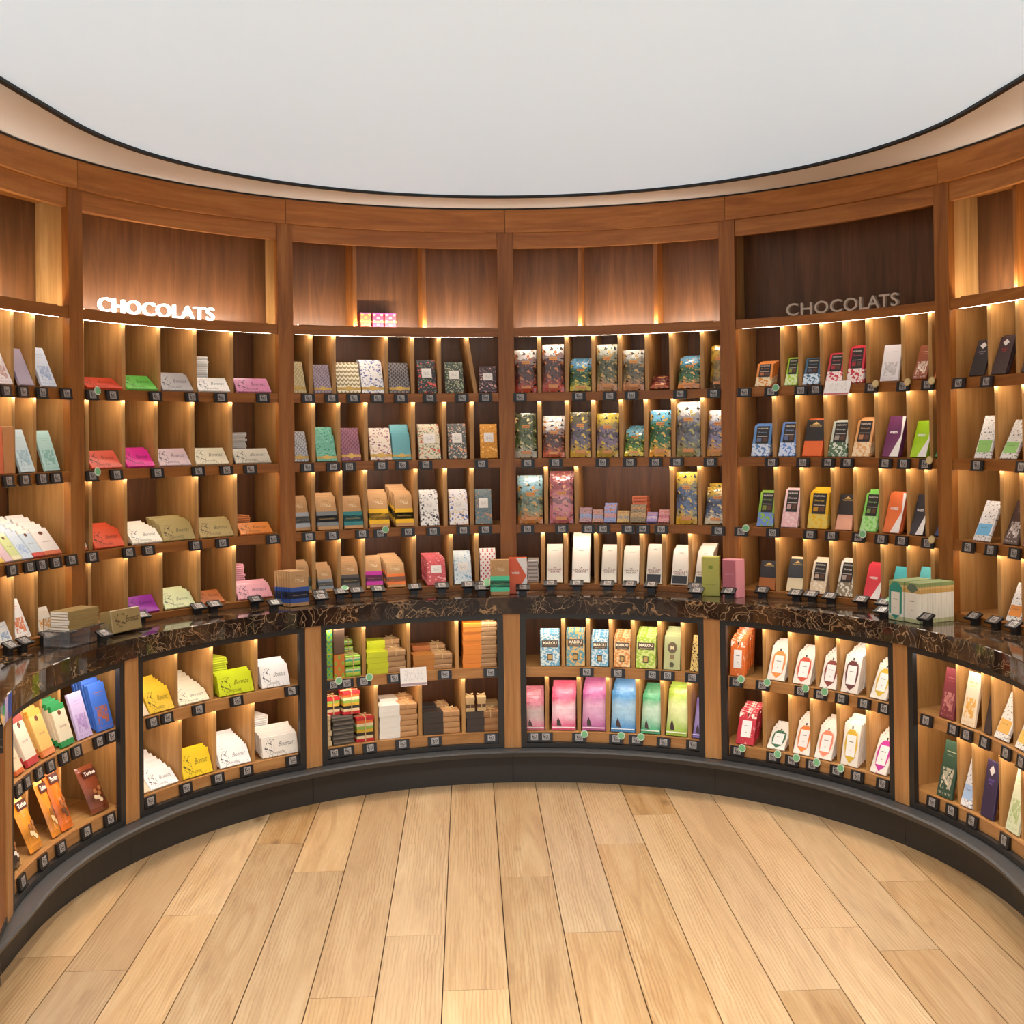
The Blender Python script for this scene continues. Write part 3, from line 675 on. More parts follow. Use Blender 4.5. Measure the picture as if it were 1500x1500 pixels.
   (79.71, 3.6, 15.1, 12, 'plain:#3a2a26', 'dark bar in the narrow slot', {}),
   (82.74, 8.0, 16.4, 24, 'grn:#e8e2da:#e8b05a', 'white flowered bar with orange block', {}),
   (87.61, 8.0, 14.6, 24, 'grn:#e6e0d8:#e8c05a', 'white flowered bar with yellow block', {}),
  ], [68.57, 73.94, 76.8, 80.72, 85.79, 89.78]),
 (15, 'L', [73.41, 76.44, 82.18, 87.28],
  [
   (70.65, 8.0, 20.2, 14, 'print:#2f4a38:#d8c8b0', 'dark green bar with nut motif', {}),
   (74.93, 5.9, 18.2, 18, 'grn:#e2e2e4:#a8c0e0', 'white flowered bar with pale blue block', {}),
   (79.37, 7.5, 19.3, 10, 'diam:#362a48:#8a78d8', 'dark purple bar with pale diamond', {}),
   (84.96, 8.0, 20.6, 14, 'print:#d8dcb8:#a8b878', 'pale green bar', {}),
  ], [69.55, 73.33, 77.64, 85.07]),
]
STACKS = [
  ('U', -31.73, 3.6, 21.3, 4, 'chk', '#7fae3a:#2f9a8a', 'green and teal checked box', 0),
  ('U', -30.04, 5.2, 10.3, 1, 'chk', '#c8742f:#8aa83a', 'rust and green checked box', 0),
  ('U', -27.39, 8.8, 9.7, 2, 'wrap', '#8fc03a:#3fae80', 'green and yellow string-tied packet', 0),
  ('U', -26.73, 5.5, 14.8, 5, 'wrap', '#a0c83a:#3fae80', 'green and yellow string-tied packet further in', 0.1),
  ('U', -22.1, 18.2, 9.7, 4, 'duo', '#c3cc22:#a5805a', 'lime and kraft packet', 0),
  ('U', -21.44, 15.8, 13.0, 6, 'duo', '#c3cc22:#a5805a', 'lime and kraft packet further in', 0.095),
  ('U', -14.69, 18.2, 6.8, 3, 'duo', '#b5762f:#a5805a', 'amber and kraft packet', 0),
  ('U', -14.57, 15.6, 9.2, 5, 'duo', '#a8622c:#a5805a', 'brown and kraft packet further in', 0.095),
  ('U', -7.09, 15.8, 19.9, 10, 'duo', '#e88a2f:#b08a62', 'orange and kraft packet', 0),
  ('L', -31.84, 2.2, 13.4, 6, 'one', '#cdb285', 'narrow kraft packet', 0),
  ('L', -29.52, 10.1, 12.1, 6, 'one', '#4a443e', 'dark grey packet', 0),
  ('L', -20.42, 18.1, 14.6, 6, 'duo', '#e8e4dc:#b5875a', 'white and kraft packet', 0),
  ('L', -19.98, 15.9, 15.6, 7, 'duo', '#dcd8d0:#b5875a', 'white and kraft packet further in', 0.095),
  ('L', -13.46, 17.1, 10.0, 4, 'duo', '#2f2826:#b5875a', 'black and kraft packet', 0),
  ('L', -13.68, 12.7, 10.8, 5, 'duo', '#2f2826:#9a7a52', 'black and kraft packet further in', 0.095),
  ('L', -6.98, 15.1, 9.1, 3, 'duo', '#332a28:#9a6a40', 'black and brown packet', 0),
  ('L', -5.07, 5.9, 10.8, 5, 'one', '#8a7048', 'brown packet further in', 0.095),
]

# ------------------------------------------------------------------ geometry numbers (metres, degrees)
A0, DA = -1.977, 33.066                     # first post angle, angle between posts
def post_a(k): return rad(A0 + DA*k)
HW, HWL = rad(1.163), rad(1.341)            # half width of posts as angles
Z_CEIL, Z_T1, Z_T2 = 2.61, 2.499, 2.426
SH = dict(A=(2.013, 2.052), B=(1.7095, 1.750), C=(1.402, 1.442), D=(1.0954, 1.134))
R_BACK, R_OUT = 2.12, 2.15
RL = 1.556                                   # lower cabinet front radius
# bays 0..5 lie between posts k-3 and k-2
BAY = {0: 'last bay past the bright lettering', 1: 'bay under the bright lettering', 2: 'bay under the striped gift boxes', 3: 'bay of glossy pouches', 4: 'bay under the unlit lettering', 5: 'last bay past the unlit lettering',
       10: 'cabinet of nut pouches', 11: 'cabinet of lime and white bars', 12: 'cabinet of kraft stacks', 13: 'cabinet of pastel pouches', 14: 'cabinet of white-labelled bars', 15: 'cabinet past the white-labelled bars'}
SHN = dict(A='top shelf', B='second shelf', C='third shelf', D='lowest shelf', U='upper shelf', L='lower shelf')
# ================================================================== ROOM
# ---- floor: oak planks on a screed
fl = MB().box(-4.2, 4.2, -8, 2.6, -.06, -.014).build('floor', solid('#5b4330', .8)); struct(fl, 'pale oak plank floor')
TH = -.0372; PW = .1855; U0 = .100
JOINTS = {-5: .826, -4: .518, -7: -.246, -2: -.058, -3: -.462, -1: -.439, 0: .416, 1: -.069, 2: .729, 3: 1.068, 5: -.089, 7: .278, 4: -.501, 6: -.266}
for i in range(-16, 16):
    u0 = U0 + (i-1)*PW + .0017; u1 = U0 + i*PW - .0017
    vend = math.sqrt(max(.01, 1.585**2 - min(abs(u0), abs(u1))**2)) if min(abs(u0), abs(u1)) < 1.58 else .6
    j0 = JOINTS.get(i, rnd.uniform(-.3, .6)); cuts = [vend]
    L = j0
    while L > -7.8: cuts.append(L); L -= rnd.uniform(1.25, 2.1)
    cuts.append(-7.9)
    cuts = sorted(set(c for c in cuts if c <= vend), reverse=True)
    for v1, v0 in zip(cuts, cuts[1:]):
        if v1-v0 < .05: continue
        m = MB().box(u0, u1, v0+.001, v1-.001, -.014, 0, 'y')
        kid('plank', m.mesh('plank', FLOORW), fl, (0, 0, rnd.uniform(-.0005, .0003)), (0, 0, -TH))
# ---- ceiling with a circular black slot
ce = MB()
def ring(mb, r0, r1, z, n=96, up=False, fl=0):
    for i in range(n):
        a, b_ = 2*PI*i/n, 2*PI*(i+1)/n
        fa, fb = (flare(a), flare(b_)) if fl else (0, 0); ga, gb = (fa, fb) if fl == 2 else (0, 0)
        ps = [pol(a, r0+fa, z), pol(b_, r0+fb, z), pol(b_, r1+gb, z), pol(a, r1+ga, z)]
        mb.quad(ps if up else ps[::-1], [(p.x, p.y) for p in ps])
def wallring(mb, r, z0, z1, n=96, flip=False):
    for i in range(n):
        a, b_ = 2*PI*i/n, 2*PI*(i+1)/n
        fa, fb = flare(a), flare(b_); ps = [pol(a, r+fa, z0), pol(b_, r+fb, z0), pol(b_, r+fb, z1), pol(a, r+fa, z1)]
        mb.quad(ps[::-1] if flip else ps, [(0, 0)]*4)
def flare(a, k=.75, s=1.5):
    a = abs((a+PI) % (2*PI)-PI); return k*max(0, a-s)**2
RS0, RS1 = 1.472, 1.492
ring(ce, RS1, 3.0, Z_CEIL, fl=1); ring(ce, 3.0, 9.0, Z_CEIL); ring(ce, 0.01, 9.0, Z_CEIL+.08, up=True)
wallring(ce, RS0, Z_CEIL, Z_CEIL+.04); wallring(ce, RS1, Z_CEIL, Z_CEIL+.04, flip=True)
struct(ce.build('ceiling', CEILM), 'smooth white ceiling with a circular slot')
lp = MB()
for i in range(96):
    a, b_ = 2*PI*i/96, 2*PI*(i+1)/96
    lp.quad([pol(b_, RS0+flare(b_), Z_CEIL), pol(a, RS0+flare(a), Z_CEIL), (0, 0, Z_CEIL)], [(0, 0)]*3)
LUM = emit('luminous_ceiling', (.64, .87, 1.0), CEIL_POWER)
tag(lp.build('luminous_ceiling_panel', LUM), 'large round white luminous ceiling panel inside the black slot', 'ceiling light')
sl = MB(); ring(sl, RS0, RS1, Z_CEIL-.010, fl=2); wallring(sl, RS0, Z_CEIL-.010, Z_CEIL+.01, flip=True); wallring(sl, RS1, Z_CEIL-.010, Z_CEIL+.01)
struct(sl.build('trim_1', solid('#0c0b0b', .6)), 'black circular shadow slot in the ceiling')
gp = MB(); gp.arc(post_a(-3), post_a(3), 1.778, 1.80, Z_CEIL-.007, Z_CEIL-.001, 72)
struct(gp.build('trim_2', solid('#171210', .6)), 'black shadow line between cornice and ceiling')
# ---- outer wall behind the joinery
wl = MB(); wl.arc(post_a(-3)-.06, post_a(3)+.06, R_OUT, R_OUT+.05, 0, Z_CEIL, 60)
struct(wl.build('wall_back', solid('#8a6a48', .7)), 'curved wall behind the oak shelving')
for nm, q, sg in (('wall_left', post_a(-3), -1), ('wall_right', post_a(3), 1)):
    m = MB(); lo_, hi_ = sorted((q+sg*.022, q+sg*.036))
    m.arc(lo_, hi_, 1.832, R_OUT-.001, .8295, Z_CEIL-.001, 2, 'z'); m.arc(lo_, hi_, 1.70, R_OUT-.001, 0, .7535, 2, 'z')
    struct(m.build(nm, OAK), 'oak end panel closing the shelving run')
# ---- cornice: one curved oak board per bay
co = empty('trim_3', (0, 0, Z_T1)); struct(co, 'curved oak cornice board running over all bays')
for k in range(6):
    a0, a1 = post_a(k-3), post_a(k-2)
    MB().arc(a0+.0006, a1-.0006, 1.782, 1.83, Z_T1, Z_CEIL-.007, 14, org=(0, 0, Z_T1)).build('cornice_board', OAKC, co)
# ---- plinth
bb = empty('baseboard_curved', (0, 0, 0)); struct(bb, 'dark curved plinth with a grey ledge')
pf = lambda a: flare(a, .9, 1.65)
for k in range(-1, 7):
    a0, a1 = max(post_a(k-3), post_a(-3)-.55), min(post_a(k-2), post_a(3)+.55)
    m = MB(); n = 16
    prof = [(1.60, .158), (1.505, .156), (1.498, .150), (1.512, .128), (1.60, .128)]
    ou = rnd.random()
    for i in range(n):
        a, b_ = a0+.0004+(a1-a0-.0008)*i/n, a0+.0004+(a1-a0-.0008)*(i+1)/n
        for (r0, z0), (r1, z1) in zip(prof, prof[1:]):
            m.quad([pol(b_, r0+pf(b_), z0), pol(a, r0+pf(a), z0), pol(a, r1+pf(a), z1), pol(b_, r1+pf(b_), z1)], [(0, 0)]*4)
    m.build('ledge', LEDGEM, bb)
    kp = MB()
    for i in range(n):
        a, b_ = a0+.0006+(a1-a0-.0012)*i/n, a0+.0006+(a1-a0-.0012)*(i+1)/n
        for (r0, z0), (r1, z1) in (((1.57, .128), (1.57, 0)), ((1.60, 0), (1.60, .128))):
            kp.quad([pol(b_, r0+pf(b_), z0), pol(a, r0+pf(a), z0), pol(a, r1+pf(a), z1), pol(b_, r1+pf(b_), z1)], [(0, 0)]*4)
    kp.build('kick_panel', KICKM, bb)
# ---- counter
ct = MB(); aC0, aC1 = post_a(-3)-.30, post_a(3)+.30
ct.arc(aC0, aC1, 1.546, 1.80, .755, .826, 110, ends=True)
n = 110
for i in range(n):
    a, b_ = aC0+(aC1-aC0)*i/n, aC0+(aC1-aC0)*(i+1)/n
    ct.quad([pol(a, 1.546, .826), pol(b_, 1.546, .826), pol(b_, 1.549, .8285), pol(a, 1.549, .8285)], [(0, 0)]*4)
    ct.quad([pol(a, 1.549, .8285), pol(b_, 1.549, .8285), pol(b_, 1.81, .8285), pol(a, 1.81, .8285)], [(0, 0)]*4)
tag(ct.build('counter_top', MARBLE), 'long curved counter of dark veined marble below the shelves', 'counter')
# ================================================================== UPPER BAYS
NB = ['the end of the run past bright lettering', 'bay with bright lettering', 'bay with striped gift boxes', 'bay of glossy pouches', 'bay with unlit lettering', 'the end of the run past unlit lettering']
PL = ['oak post at the open end past the bright lettering', 'oak post between the bright-lettering bay and the last bay past it', 'oak post between bright-lettering bay and gift-box bay', 'oak post between gift-box bay and glossy-pouch bay', 'oak post between glossy-pouch bay and unlit-lettering bay', 'oak post between the unlit-lettering bay and the last bay past it', 'oak post at the open end past the unlit lettering']
for k in range(7):
    a = post_a(k-3)
    m = MB().box(-.0365, .0365, 0, .032, 0, Z_T1-.829)
    o = ob('shelf_post', m.mesh('shelf_post', OAK), None, pol(a, 1.795, .829), (0, 0, -a))
    tag(o, PL[k], 'post', 'oak posts of the upper shelving')
    kid('partition', MB().box(-.016, .016, .0325, .32, 0, Z_T1-.829).mesh('partition', OAKL), o)
# display-zone fins (degrees) and leaning divider
FINS = {0: [-79.5], 2: [-24.0, -13.85], 3: [8.95, 20.0], 5: [74.45]}
ROWMAP = {(r[0], r[1]): r for r in ROWS}
for bay in range(6):
    a0, a1 = post_a(bay-3), post_a(bay-2); am = (a0+a1)/2
    e0, e1 = a0+.009, a1-.009                       # inside faces of the partitions
    f0, f1 = a0+HW+.0004, a1-HW-.0004               # between the posts
    L = pol(am, 1.83, .829); B = empty('shelving_bay', L)
    tag(B, 'oak shelving bay with lit pigeonholes, ' + BAY[bay].replace('bay ', 'the one ', 1), 'shelving', 'oak shelving bays')
    A = dict(org=L)
    MB().arc(e0, e1, R_BACK, R_OUT-.002, .83, Z_T1, 14, 'z', **A).build('backing', OAKP, B)
    MB().arc(e0, e1, 1.97, 1.985, 2.0525, Z_T2+.0295, 14, 'z', **A).build('display_panel', OAKD, B)
    MB().arc(f0, f1, 1.803, 1.826, Z_T2, Z_T1-.001, 14, **A).build('head_rail', OAKC, B)
    MB().arc(e0, e1, 1.834, R_BACK-.001, Z_T2+.03, Z_T2+.045, 10, **A).build('top_board', OAK, B)
    shA = None
    for s, (z0, z1) in SH.items():
        sf = MB().arc(e0, e1, 1.8285, R_BACK-.001, z1-.020, z1-.001, 12, **A).build('shelf', OAKL, B)
        if s == 'A': shA = sf
        MB().arc(f0, f1, 1.800, 1.818, z0, z1, 14, **A).build('shelf_edge', OAK, sf)
        MB().arc(f0+.002, f1-.002, 1.8185, 1.828, z1-.022, z1-.002, 12, **A).build('shelf_lip', OAKL, sf)
        MB().arc(f0+.012, f1-.012, 1.8185, 1.8265, z0+.0005, z0+.008, 12, **A).build('led_strip', LED, sf)
    if bay != 4:
        pr = MB(); em = MB(); PR = [(1.8193, 2.0522), (1.8202, 2.0582), (1.8232, 2.0522)]
        for i in range(12):
            a, b_ = e0+.03+(e1-e0-.06)*i/12, e0+.03+(e1-e0-.06)*(i+1)/12
            for j in range(3):
                (r0, z0), (r1, z1) = PR[j], PR[(j+1) % 3]
                d = .0003 if j == 1 else 0
                if j == 1: em.quad([pol(a, r0+.0012, z0-.0016)-L, pol(b_, r0+.0012, z0-.0016)-L, pol(b_, r1+.0004, z1+.0003)-L, pol(a, r1+.0004, z1+.0003)-L], [(0, 0)]*4)
                pr.quad([pol(a, r0, z0)-L, pol(b_, r0, z0)-L, pol(b_, r1, z1)-L, pol(a, r1, z1)-L], [(0, 0)]*4)
        pr.build('led_profile', OAK, shA); em.build('led_strip', LEDUP, shA)
    # ledge of the lowest pigeonholes
    sf = MB().arc(e0, e1, 1.8285, R_BACK-.001, .829, .8535, 12, **A).build('shelf', OAKL, B)
    MB().arc(f0, f1, 1.800, 1.818, .829, .8545, 14, **A).build('shelf_edge', OAK, sf)
    MB().arc(f0+.002, f1-.002, 1.8185, 1.828, .829, .8535, 12, **A).build('shelf_lip', OAKL, sf)
    zr = dict(A=(1.7495, 2.0318), B=(1.4415, 1.7293), C=(1.1335, 1.4215), D=(.854, 1.1135))
    for s, (z0, z1) in zr.items():
        for j, d in enumerate(ROWMAP[(bay, s)][2]):
            a = rad(d); lean = 0
            if bay == 2 and s == 'A' and j == 5: lean = rad(-9.0)
            b = MB().box(-.009, .009, .0, .2895, .0, (z1-z0-.0005)/math.cos(lean)-(.003 if lean else 0))
            # front edge below the strip is cut back a little
            o = kid('divider', b.mesh('divider', OAKL), B, pol(a, 1.829, z0)-L, (0, 0, -a))
            if lean: o.rotation_euler = (Matrix.Rotation(-a, 3, 'Z') @ Matrix.Rotation(lean, 3, 'Y')).to_euler(); o.location = pol(a+rad(1.15), 1.829, z0+.0015)-L
    for d in FINS.get(bay, []):
        a = rad(d); kid('divider', MB().box(-.009, .009, 0, .1195, 0, Z_T2-2.052+.0285).mesh('divider', OAK), B, pol(a, 1.848, 2.0522)-L, (0, 0, -a))
# ================================================================== LOWER CABINETS
CL = ['cabinet with nut pouches', 'cabinet with lime and white bars', 'cabinet with kraft stacks', 'cabinet with pastel pouches', 'cabinet with white-labelled bars', 'cabinet past the white-labelled bars']
PLL = ['oak pilaster at the open end past the nut pouches', 'oak pilaster between nut pouches and lime bars', 'oak pilaster between lime bars and kraft stacks', 'oak pilaster between kraft stacks and pastel pouches', 'oak pilaster between pastel pouches and white-labelled bars', 'oak pilaster just past the white-labelled bars', 'oak pilaster at the open end past the dark bars']
for k in range(7):
    a = post_a(k-3)
    o = ob('cabinet_post', MB().box(-.0365, .0365, 0, .03, 0, .754-.159).mesh('cabinet_post', OAKM), None, pol(a, RL, .159), (0, 0, -a))
    tag(o, PLL[k] + ' under the counter', 'post', 'oak posts below the counter')
    kid('partition', MB().box(-.018, .018, .0305, .34, 0, .754-.159).mesh('partition', OAKL), o)
for c in range(6):
    a0, a1 = post_a(c-3), post_a(c-2); am = (a0+a1)/2
    f0, f1 = a0+HWL+.0006, a1-HWL-.0006; e0, e1 = a0+.0118, a1-.0118
    s = rad(.95)                                     # frame stile
    L = pol(am, RL, .159); B = empty('base_cabinet', L); A = dict(org=L)
    tag(B, 'low open ' + CL[c] + ' in a black frame', 'cabinet', 'low cabinets under the counter')
    r0, r1 = RL+.002, RL+.022
    MB().arc(f0, f1, r0, r1, .731, .7535, 12, **A).build('frame_rail', FRAMEM, B)
    MB().arc(f0, f1, r0, r1, .1595, .1785, 12, **A).build('frame_rail', FRAMEM, B)
    MB().arc(f0, f0+s, r0, r1, .1788, .7308, 2, **A).build('frame_stile', FRAMEM, B)
    MB().arc(f1-s, f1, r0, r1, .1788, .7308, 2, **A).build('frame_stile', FRAMEM, B)
    MB().arc(e0, e1, 1.885, 1.90, .16, .7535, 12, 'z', **A).build('backing', OAKP, B)
    MB().arc(e0, e1, 1.5875, 1.884, .738, .7535, 12, **A).build('top_board', OAKL, B)
    MB().arc(e0, e1, r1+.012, 1.884, .16, .2225, 12, **A).build('bottom_board', OAKL, B)
    bo = [o for o in B.children if o.name.startswith('bottom_board')][0]
    MB().arc(f0, f1, r1+.0005, r1+.0115, .1795, .2225, 12, **A).build('shelf_edge', OAKM, bo)
    sf = MB().arc(e0, e1, r1+.0205, 1.884, .490, .5115, 12, **A).build('shelf', OAKL, B)
    MB().arc(f0, f1, r1+.0005, r1+.0115, .4685, .512, 12, **A).build('shelf_edge', OAKM, sf)
    MB().arc(e0, e1, r1+.012, r1+.0202, .4905, .5115, 12, **A).build('shelf_lip', OAKL, sf)
    MB().arc(f0+.01, f1-.01, r1+.012, r1+.020, .470, .478, 12, **A).build('led_strip', LED, sf)
    MB().arc(f0+.01, f1-.01, r1+.004, r1+.012, .7305, .7375, 12, **A).build('led_strip', LED, [o for o in B.children if o.name.startswith('top_board')][0])
    for sh, z0, z1 in (('U', .512, .7378), ('L', .223, .4898)):
        for d in ROWMAP[(c+10, sh)][2]:
            a = rad(d); m = MB().box(-.008, .008, 0, .28, 0, z1-z0)
            kid('divider', (m if c else MB().box(-.008, .008, 0, .215, 0, z1-z0)).mesh('divider', OAKL), B, pol(a, r1+(.0215 if c else .085), z0)-L, (0, 0, -a))
for a0, a1, ph in ((post_a(-3)-.30, post_a(-3)-HWL-.001, 'past the nut pouches'), (post_a(3)+HWL+.001, post_a(3)+.30, 'past the dark bars')):
    o = MB().arc(a0, a1, RL+.004, RL+.03, .159, .754, 8, 'z').build('end_panel', OAK); tag(o, 'plain oak end panel under the counter ' + ph, 'panel')
    kid('panel_trim', MB().arc(a0, a1, RL+.002, RL+.0035, .159, .18, 8).mesh('panel_trim', FRAMEM), o)
# ================================================================== GOODS
DZ = dict(A=1.750, B=1.442, C=1.134, D=.8555, U=.512, L=.2232)
DR = dict(A=1.816, B=1.816, C=1.816, D=1.816, U=1.592, L=1.592)
SHN2 = SHN
def darker(h, k=.8): return mixhex(h, '#000000', 1-k)
def face_parts(o, ds, w, h, t, full=True):
    "printed and glued parts of one wrapper"
    f, *c = ds.split(':')
    if f in ('dam', 'fan', 'flo', 'plainb') and c[-1] == '1':
        kid('gold_band', band_mesh(w, h, t, .10, .18, solid('#c9a04a', .3, .2)), o)
        if full: kid('gold_seal', plate_mesh(.2, .8, .07, .21, w, h, solid('#d3ad58', .3, .2), -.0018, ((.5, .055), (.8, .14), (.5, .225), (.2, .14))), o)
    if not full and f not in ('kraft',): return
    if f == 'flol':
        kid('label', plate_mesh(.24, .78, .46, .74, w, h, p_rect('#e6e2dc', [], .5, 0, [(.2, .8, .3, .7, '#8a8480', 9., 14., .56)])), o)
    elif f == 'kraft':
        kid('band', band_mesh(w, h, t, .10, .54, solid(c[0], .5)), o)
        b2 = kid('band', band_mesh(w+.0006, h, t+.0006, .22, .42, solid(c[1], .5)), o)
        if full:
            kid('lettering', text_on('François Pralus', w*.78, h*.045, '#c9a869', shear=.3), o, (0, -.0017, h*.315))
            kid('motif', text_on('Pralus', w*.34, h*.05, '#8a6a42', shear=.3), o, (0, -.0004, h*.86))
            kid('motif', plate_mesh(.25, .75, .68, .78, w, h, p_rect('#b5895c', [], .6, 0, [(.0, 1., .0, 1., '#dcc39a', 6., 3., .5)]), -.0003), o)
    elif f == 'eng':
        ink = darker(c[0], .52)
        kid('lettering', text_on('Bonnat', w*.44, h*.22, ink, shear=.5), o, (w*.17, -.0005, h*.56))
        kid('lettering', text_on('Chocolat', w*.44, h*.15, ink, shear=.45), o, (-w*.08, -.0005, h*.20))
    elif f == 'val':
        kid('label', plate_mesh(.16, .86, .40, .97, w, h, p_rect('#26211f', [(.1, .45, .12, .34, mixhex(c[0], '#5a2a20', .35)), (.55, .9, .12, .34, '#5d3a2a'), (.1, .9, .40, .425, '#cfc8c0')], .4, .1)), o)
        kid('lettering', text_on('VALRHONA', w*.58, h*.045, '#efe8da'), o, (0, -.0018, h*.89))
        kid('lettering', text_on('Guanaja', w*.5, h*.06, mixhex(c[0], '#ffffff', .25), shear=.2), o, (0, -.0018, h*.76))
    elif f == 'val2':
        kid('label', plate_mesh(.0, 1., .42, 1., w, h, solid(c[1], .4, .1)), o)
        kid('lettering', text_on('VALRHONA', w*.62, h*.045, '#d8b46a'), o, (0, -.0018, h*.83))
        kid('emblem', plate_mesh(.3, .7, .86, .93, w, h, solid('#d8b46a', .4), -.0018, ((.3, .87), (.7, .87), (.5, .94))), o)
    elif f == 'weiss':
        kid('flash', plate_mesh(.5, 1., 0, 1., w, h, solid('#e8e4e0', .4, .1), -.0012, ((.45, .005), (.995, .005), (.995, .995), (.80, .995), (.92, .52))), o)
        kid('lettering', text_on('WEISS', w*.50, h*.065, '#f4f0ec', bold=.03), o, (-w*.06, -.0018, h*.60))
    elif f == 'choc':
        kid('lettering', text_on('LE', w*.16, h*.038, darker(c[1], .75), bold=.02), o, (0, -.0005, h*.425))
        kid('lettering', text_on('CHOCOLAT', w*.84, h*.052, darker(c[1], .75), bold=.02), o, (0, -.0005, h*.365))
        kid('lettering', text_on('NOIR 75%', w*.62, h*.042, darker(c[1], .75), bold=.02), o, (0, -.0005, h*.30))
        kid('motif', plate_mesh(.28, .72, .90, .93, w, h, solid('#b9b2a6', .5), -.0004, ((.28, .905), (.72, .905), (.5, .935))), o)
        if c[2] == '1': kid('foot_label', plate_mesh(.06, .94, .03, .25, w, h, solid('#25262c', .4, .1)), o)
    elif f == 'marou':
        kid('label', plate_mesh(.08, .92, .56, .77, w, h, solid('#5a4636', .4)), o)
        kid('lettering', text_on('MAROU', w*.72, h*.095, '#f4e8cc', bold=.035), o, (0, -.0018, h*.69))
        kid('lettering', text_on('FAISEURS DE CHOCOLAT', w*.6, h*.02, '#e0cfa8'), o, (0, -.0018, h*.60))
        kid('seal', plate_mesh(.36, .64, .16, .36, w, h, solid('#4a3a2c', .4)), o)
        kid('seal', plate_mesh(.40, .60, .19, .33, w, h, solid('#c9a45c', .4), -.0018), o)
    elif f == 'marous':
        pg = tuple((.5+.28*math.cos(i*PI/6), .64+.17*math.sin(i*PI/6)) for i in range(12))
        kid('emblem', plate_mesh(.2, .8, .46, .82, w, h, solid('#6f5d44', .4), -.0012, pg), o)
        kid('lettering', text_on('M', w*.22, h*.11, '#e8dcae', bold=.03), o, (0, -.0018, h*.64))
        kid('seal', plate_mesh(.38, .62, .30, .44, w, h, solid('#8a7450', .4)), o)
        pg = tuple((.5+.15*math.cos(PI/2+i*2*PI/5), .15+.09*math.sin(PI/2+i*2*PI/5)) for i in range(5))
        kid('emblem', plate_mesh(.3, .7, .05, .25, w, h, solid('#55503a', .4), -.0012, pg), o)
    elif f in ('card', 'cardc'):
        kid('label', plate_mesh(.24, .78, .22, .72, w, h, p_rect('#f4f1ee', [(.25, .75, .66, .70, '#8a8480'), (.42, .58, .28, .31, '#8a8480')], .5)), o)
        if f == 'card': kid('motif', plate_mesh(.14, .88, .06, .86, w, h, solid(c[0], .5), -.0007, ((.51, .06), (.80, .20), (.90, .5), (.84, .74), (.66, .85), (.36, .85), (.18, .74), (.12, .5), (.22, .20))), o)
        kid('stem', plate_mesh(.47, .55, .86, .93, w, h, solid('#3a2c28', .5), -.0007), o)
    elif f == 'pouch':
        kid('label', plate_mesh(.28, .74, .66, .73, w*.8, h, solid('#d9924a', .35, .2), -.0014), o, (0, -t*.02, 0))
        kid('lettering', text_on('CHAPON', w*.30, h*.03, '#5a3018'), o, (0, -t*.02-.0022, h*.695))
        kid('label', plate_mesh(.24, .80, .08, .15, w*.8, h, solid('#cf8a50', .35, .2), -.0014), o, (0, -t*.02, 0))
    elif f == 'grn':
        kid('label', plate_mesh(.08, .92, .14, .42, w, h, solid(c[1], .5)), o)
        kid('lettering', text_on('chocolat', w*.42, h*.03, '#5a5a50'), o, (0, -.0018, h*.33))
    elif f == 'diam':
        kid('emblem', plate_mesh(.3, .7, .74, .92, w, h, solid('#cfc6c2', .4), -.0012, ((.5, .74), (.72, .83), (.5, .92), (.28, .83))), o)
        kid('lettering', text_on('CHOCOLAT', w*.46, h*.035, c[1]), o, (0, -.0006, h*.66)); kid('lettering', text_on('NOIR', w*.25, h*.03, c[1]), o, (0, -.0006, h*.60))
    elif f == 'nut':
        for (u, v) in ((.42, .42), (.6, .36), (.5, .28), (.68, .46), (.36, .30), (.58, .22)):
            pg = tuple((u+.09*math.cos(i*PI/4), v+.05*math.sin(i*PI/4)) for i in range(8))
            kid('nut_motif', plate_mesh(u-.1, u+.1, v-.06, v+.06, w, h, solid(c[1] if (u*10) % 2 > .9 else '#9a6238', .4), -.0012, pg), o, (0, -t*.05, 0))
        kid('label', plate_mesh(.1, .9, .74, .90, w*.9, h, solid('#4a2018', .35), -.0012), o, (0, -t*.02, 0))
        kid('lettering', text_on('Torino', w*.6, h*.08, '#f2ece2', bold=.03), o, (0, -t*.02-.002, h*.82))
    elif f == 'soft':
        kid('motif', plate_mesh(.1, .35, .1, .32, w, h, solid('#3a2420', .5), -.001, ((.22, .12), (.42, .10), (.38, .20), (.28, .33), (.22, .24))), o, (0, -t*.06, 0))
        kid('foot_stripe', plate_mesh(.02, .98, .055, .08, w, h, solid(mixhex(c[1], '#ffffff', .5), .4), -.001), o, (0, -t*.02, 0))
    elif f == 'tri':
        kid('lettering', text_on('Chocolat', w*.5, h*.05, '#7a3a30'), o, (0, -.0006, h*.48))
        kid('seal', plate_mesh(.38, .62, .74, .86, w, h, solid('#6a3a24', .4), -.0012, tuple((.5+.12*math.cos(i*PI/4), .8+.06*math.sin(i*PI/4)) for i in range(8))), o)
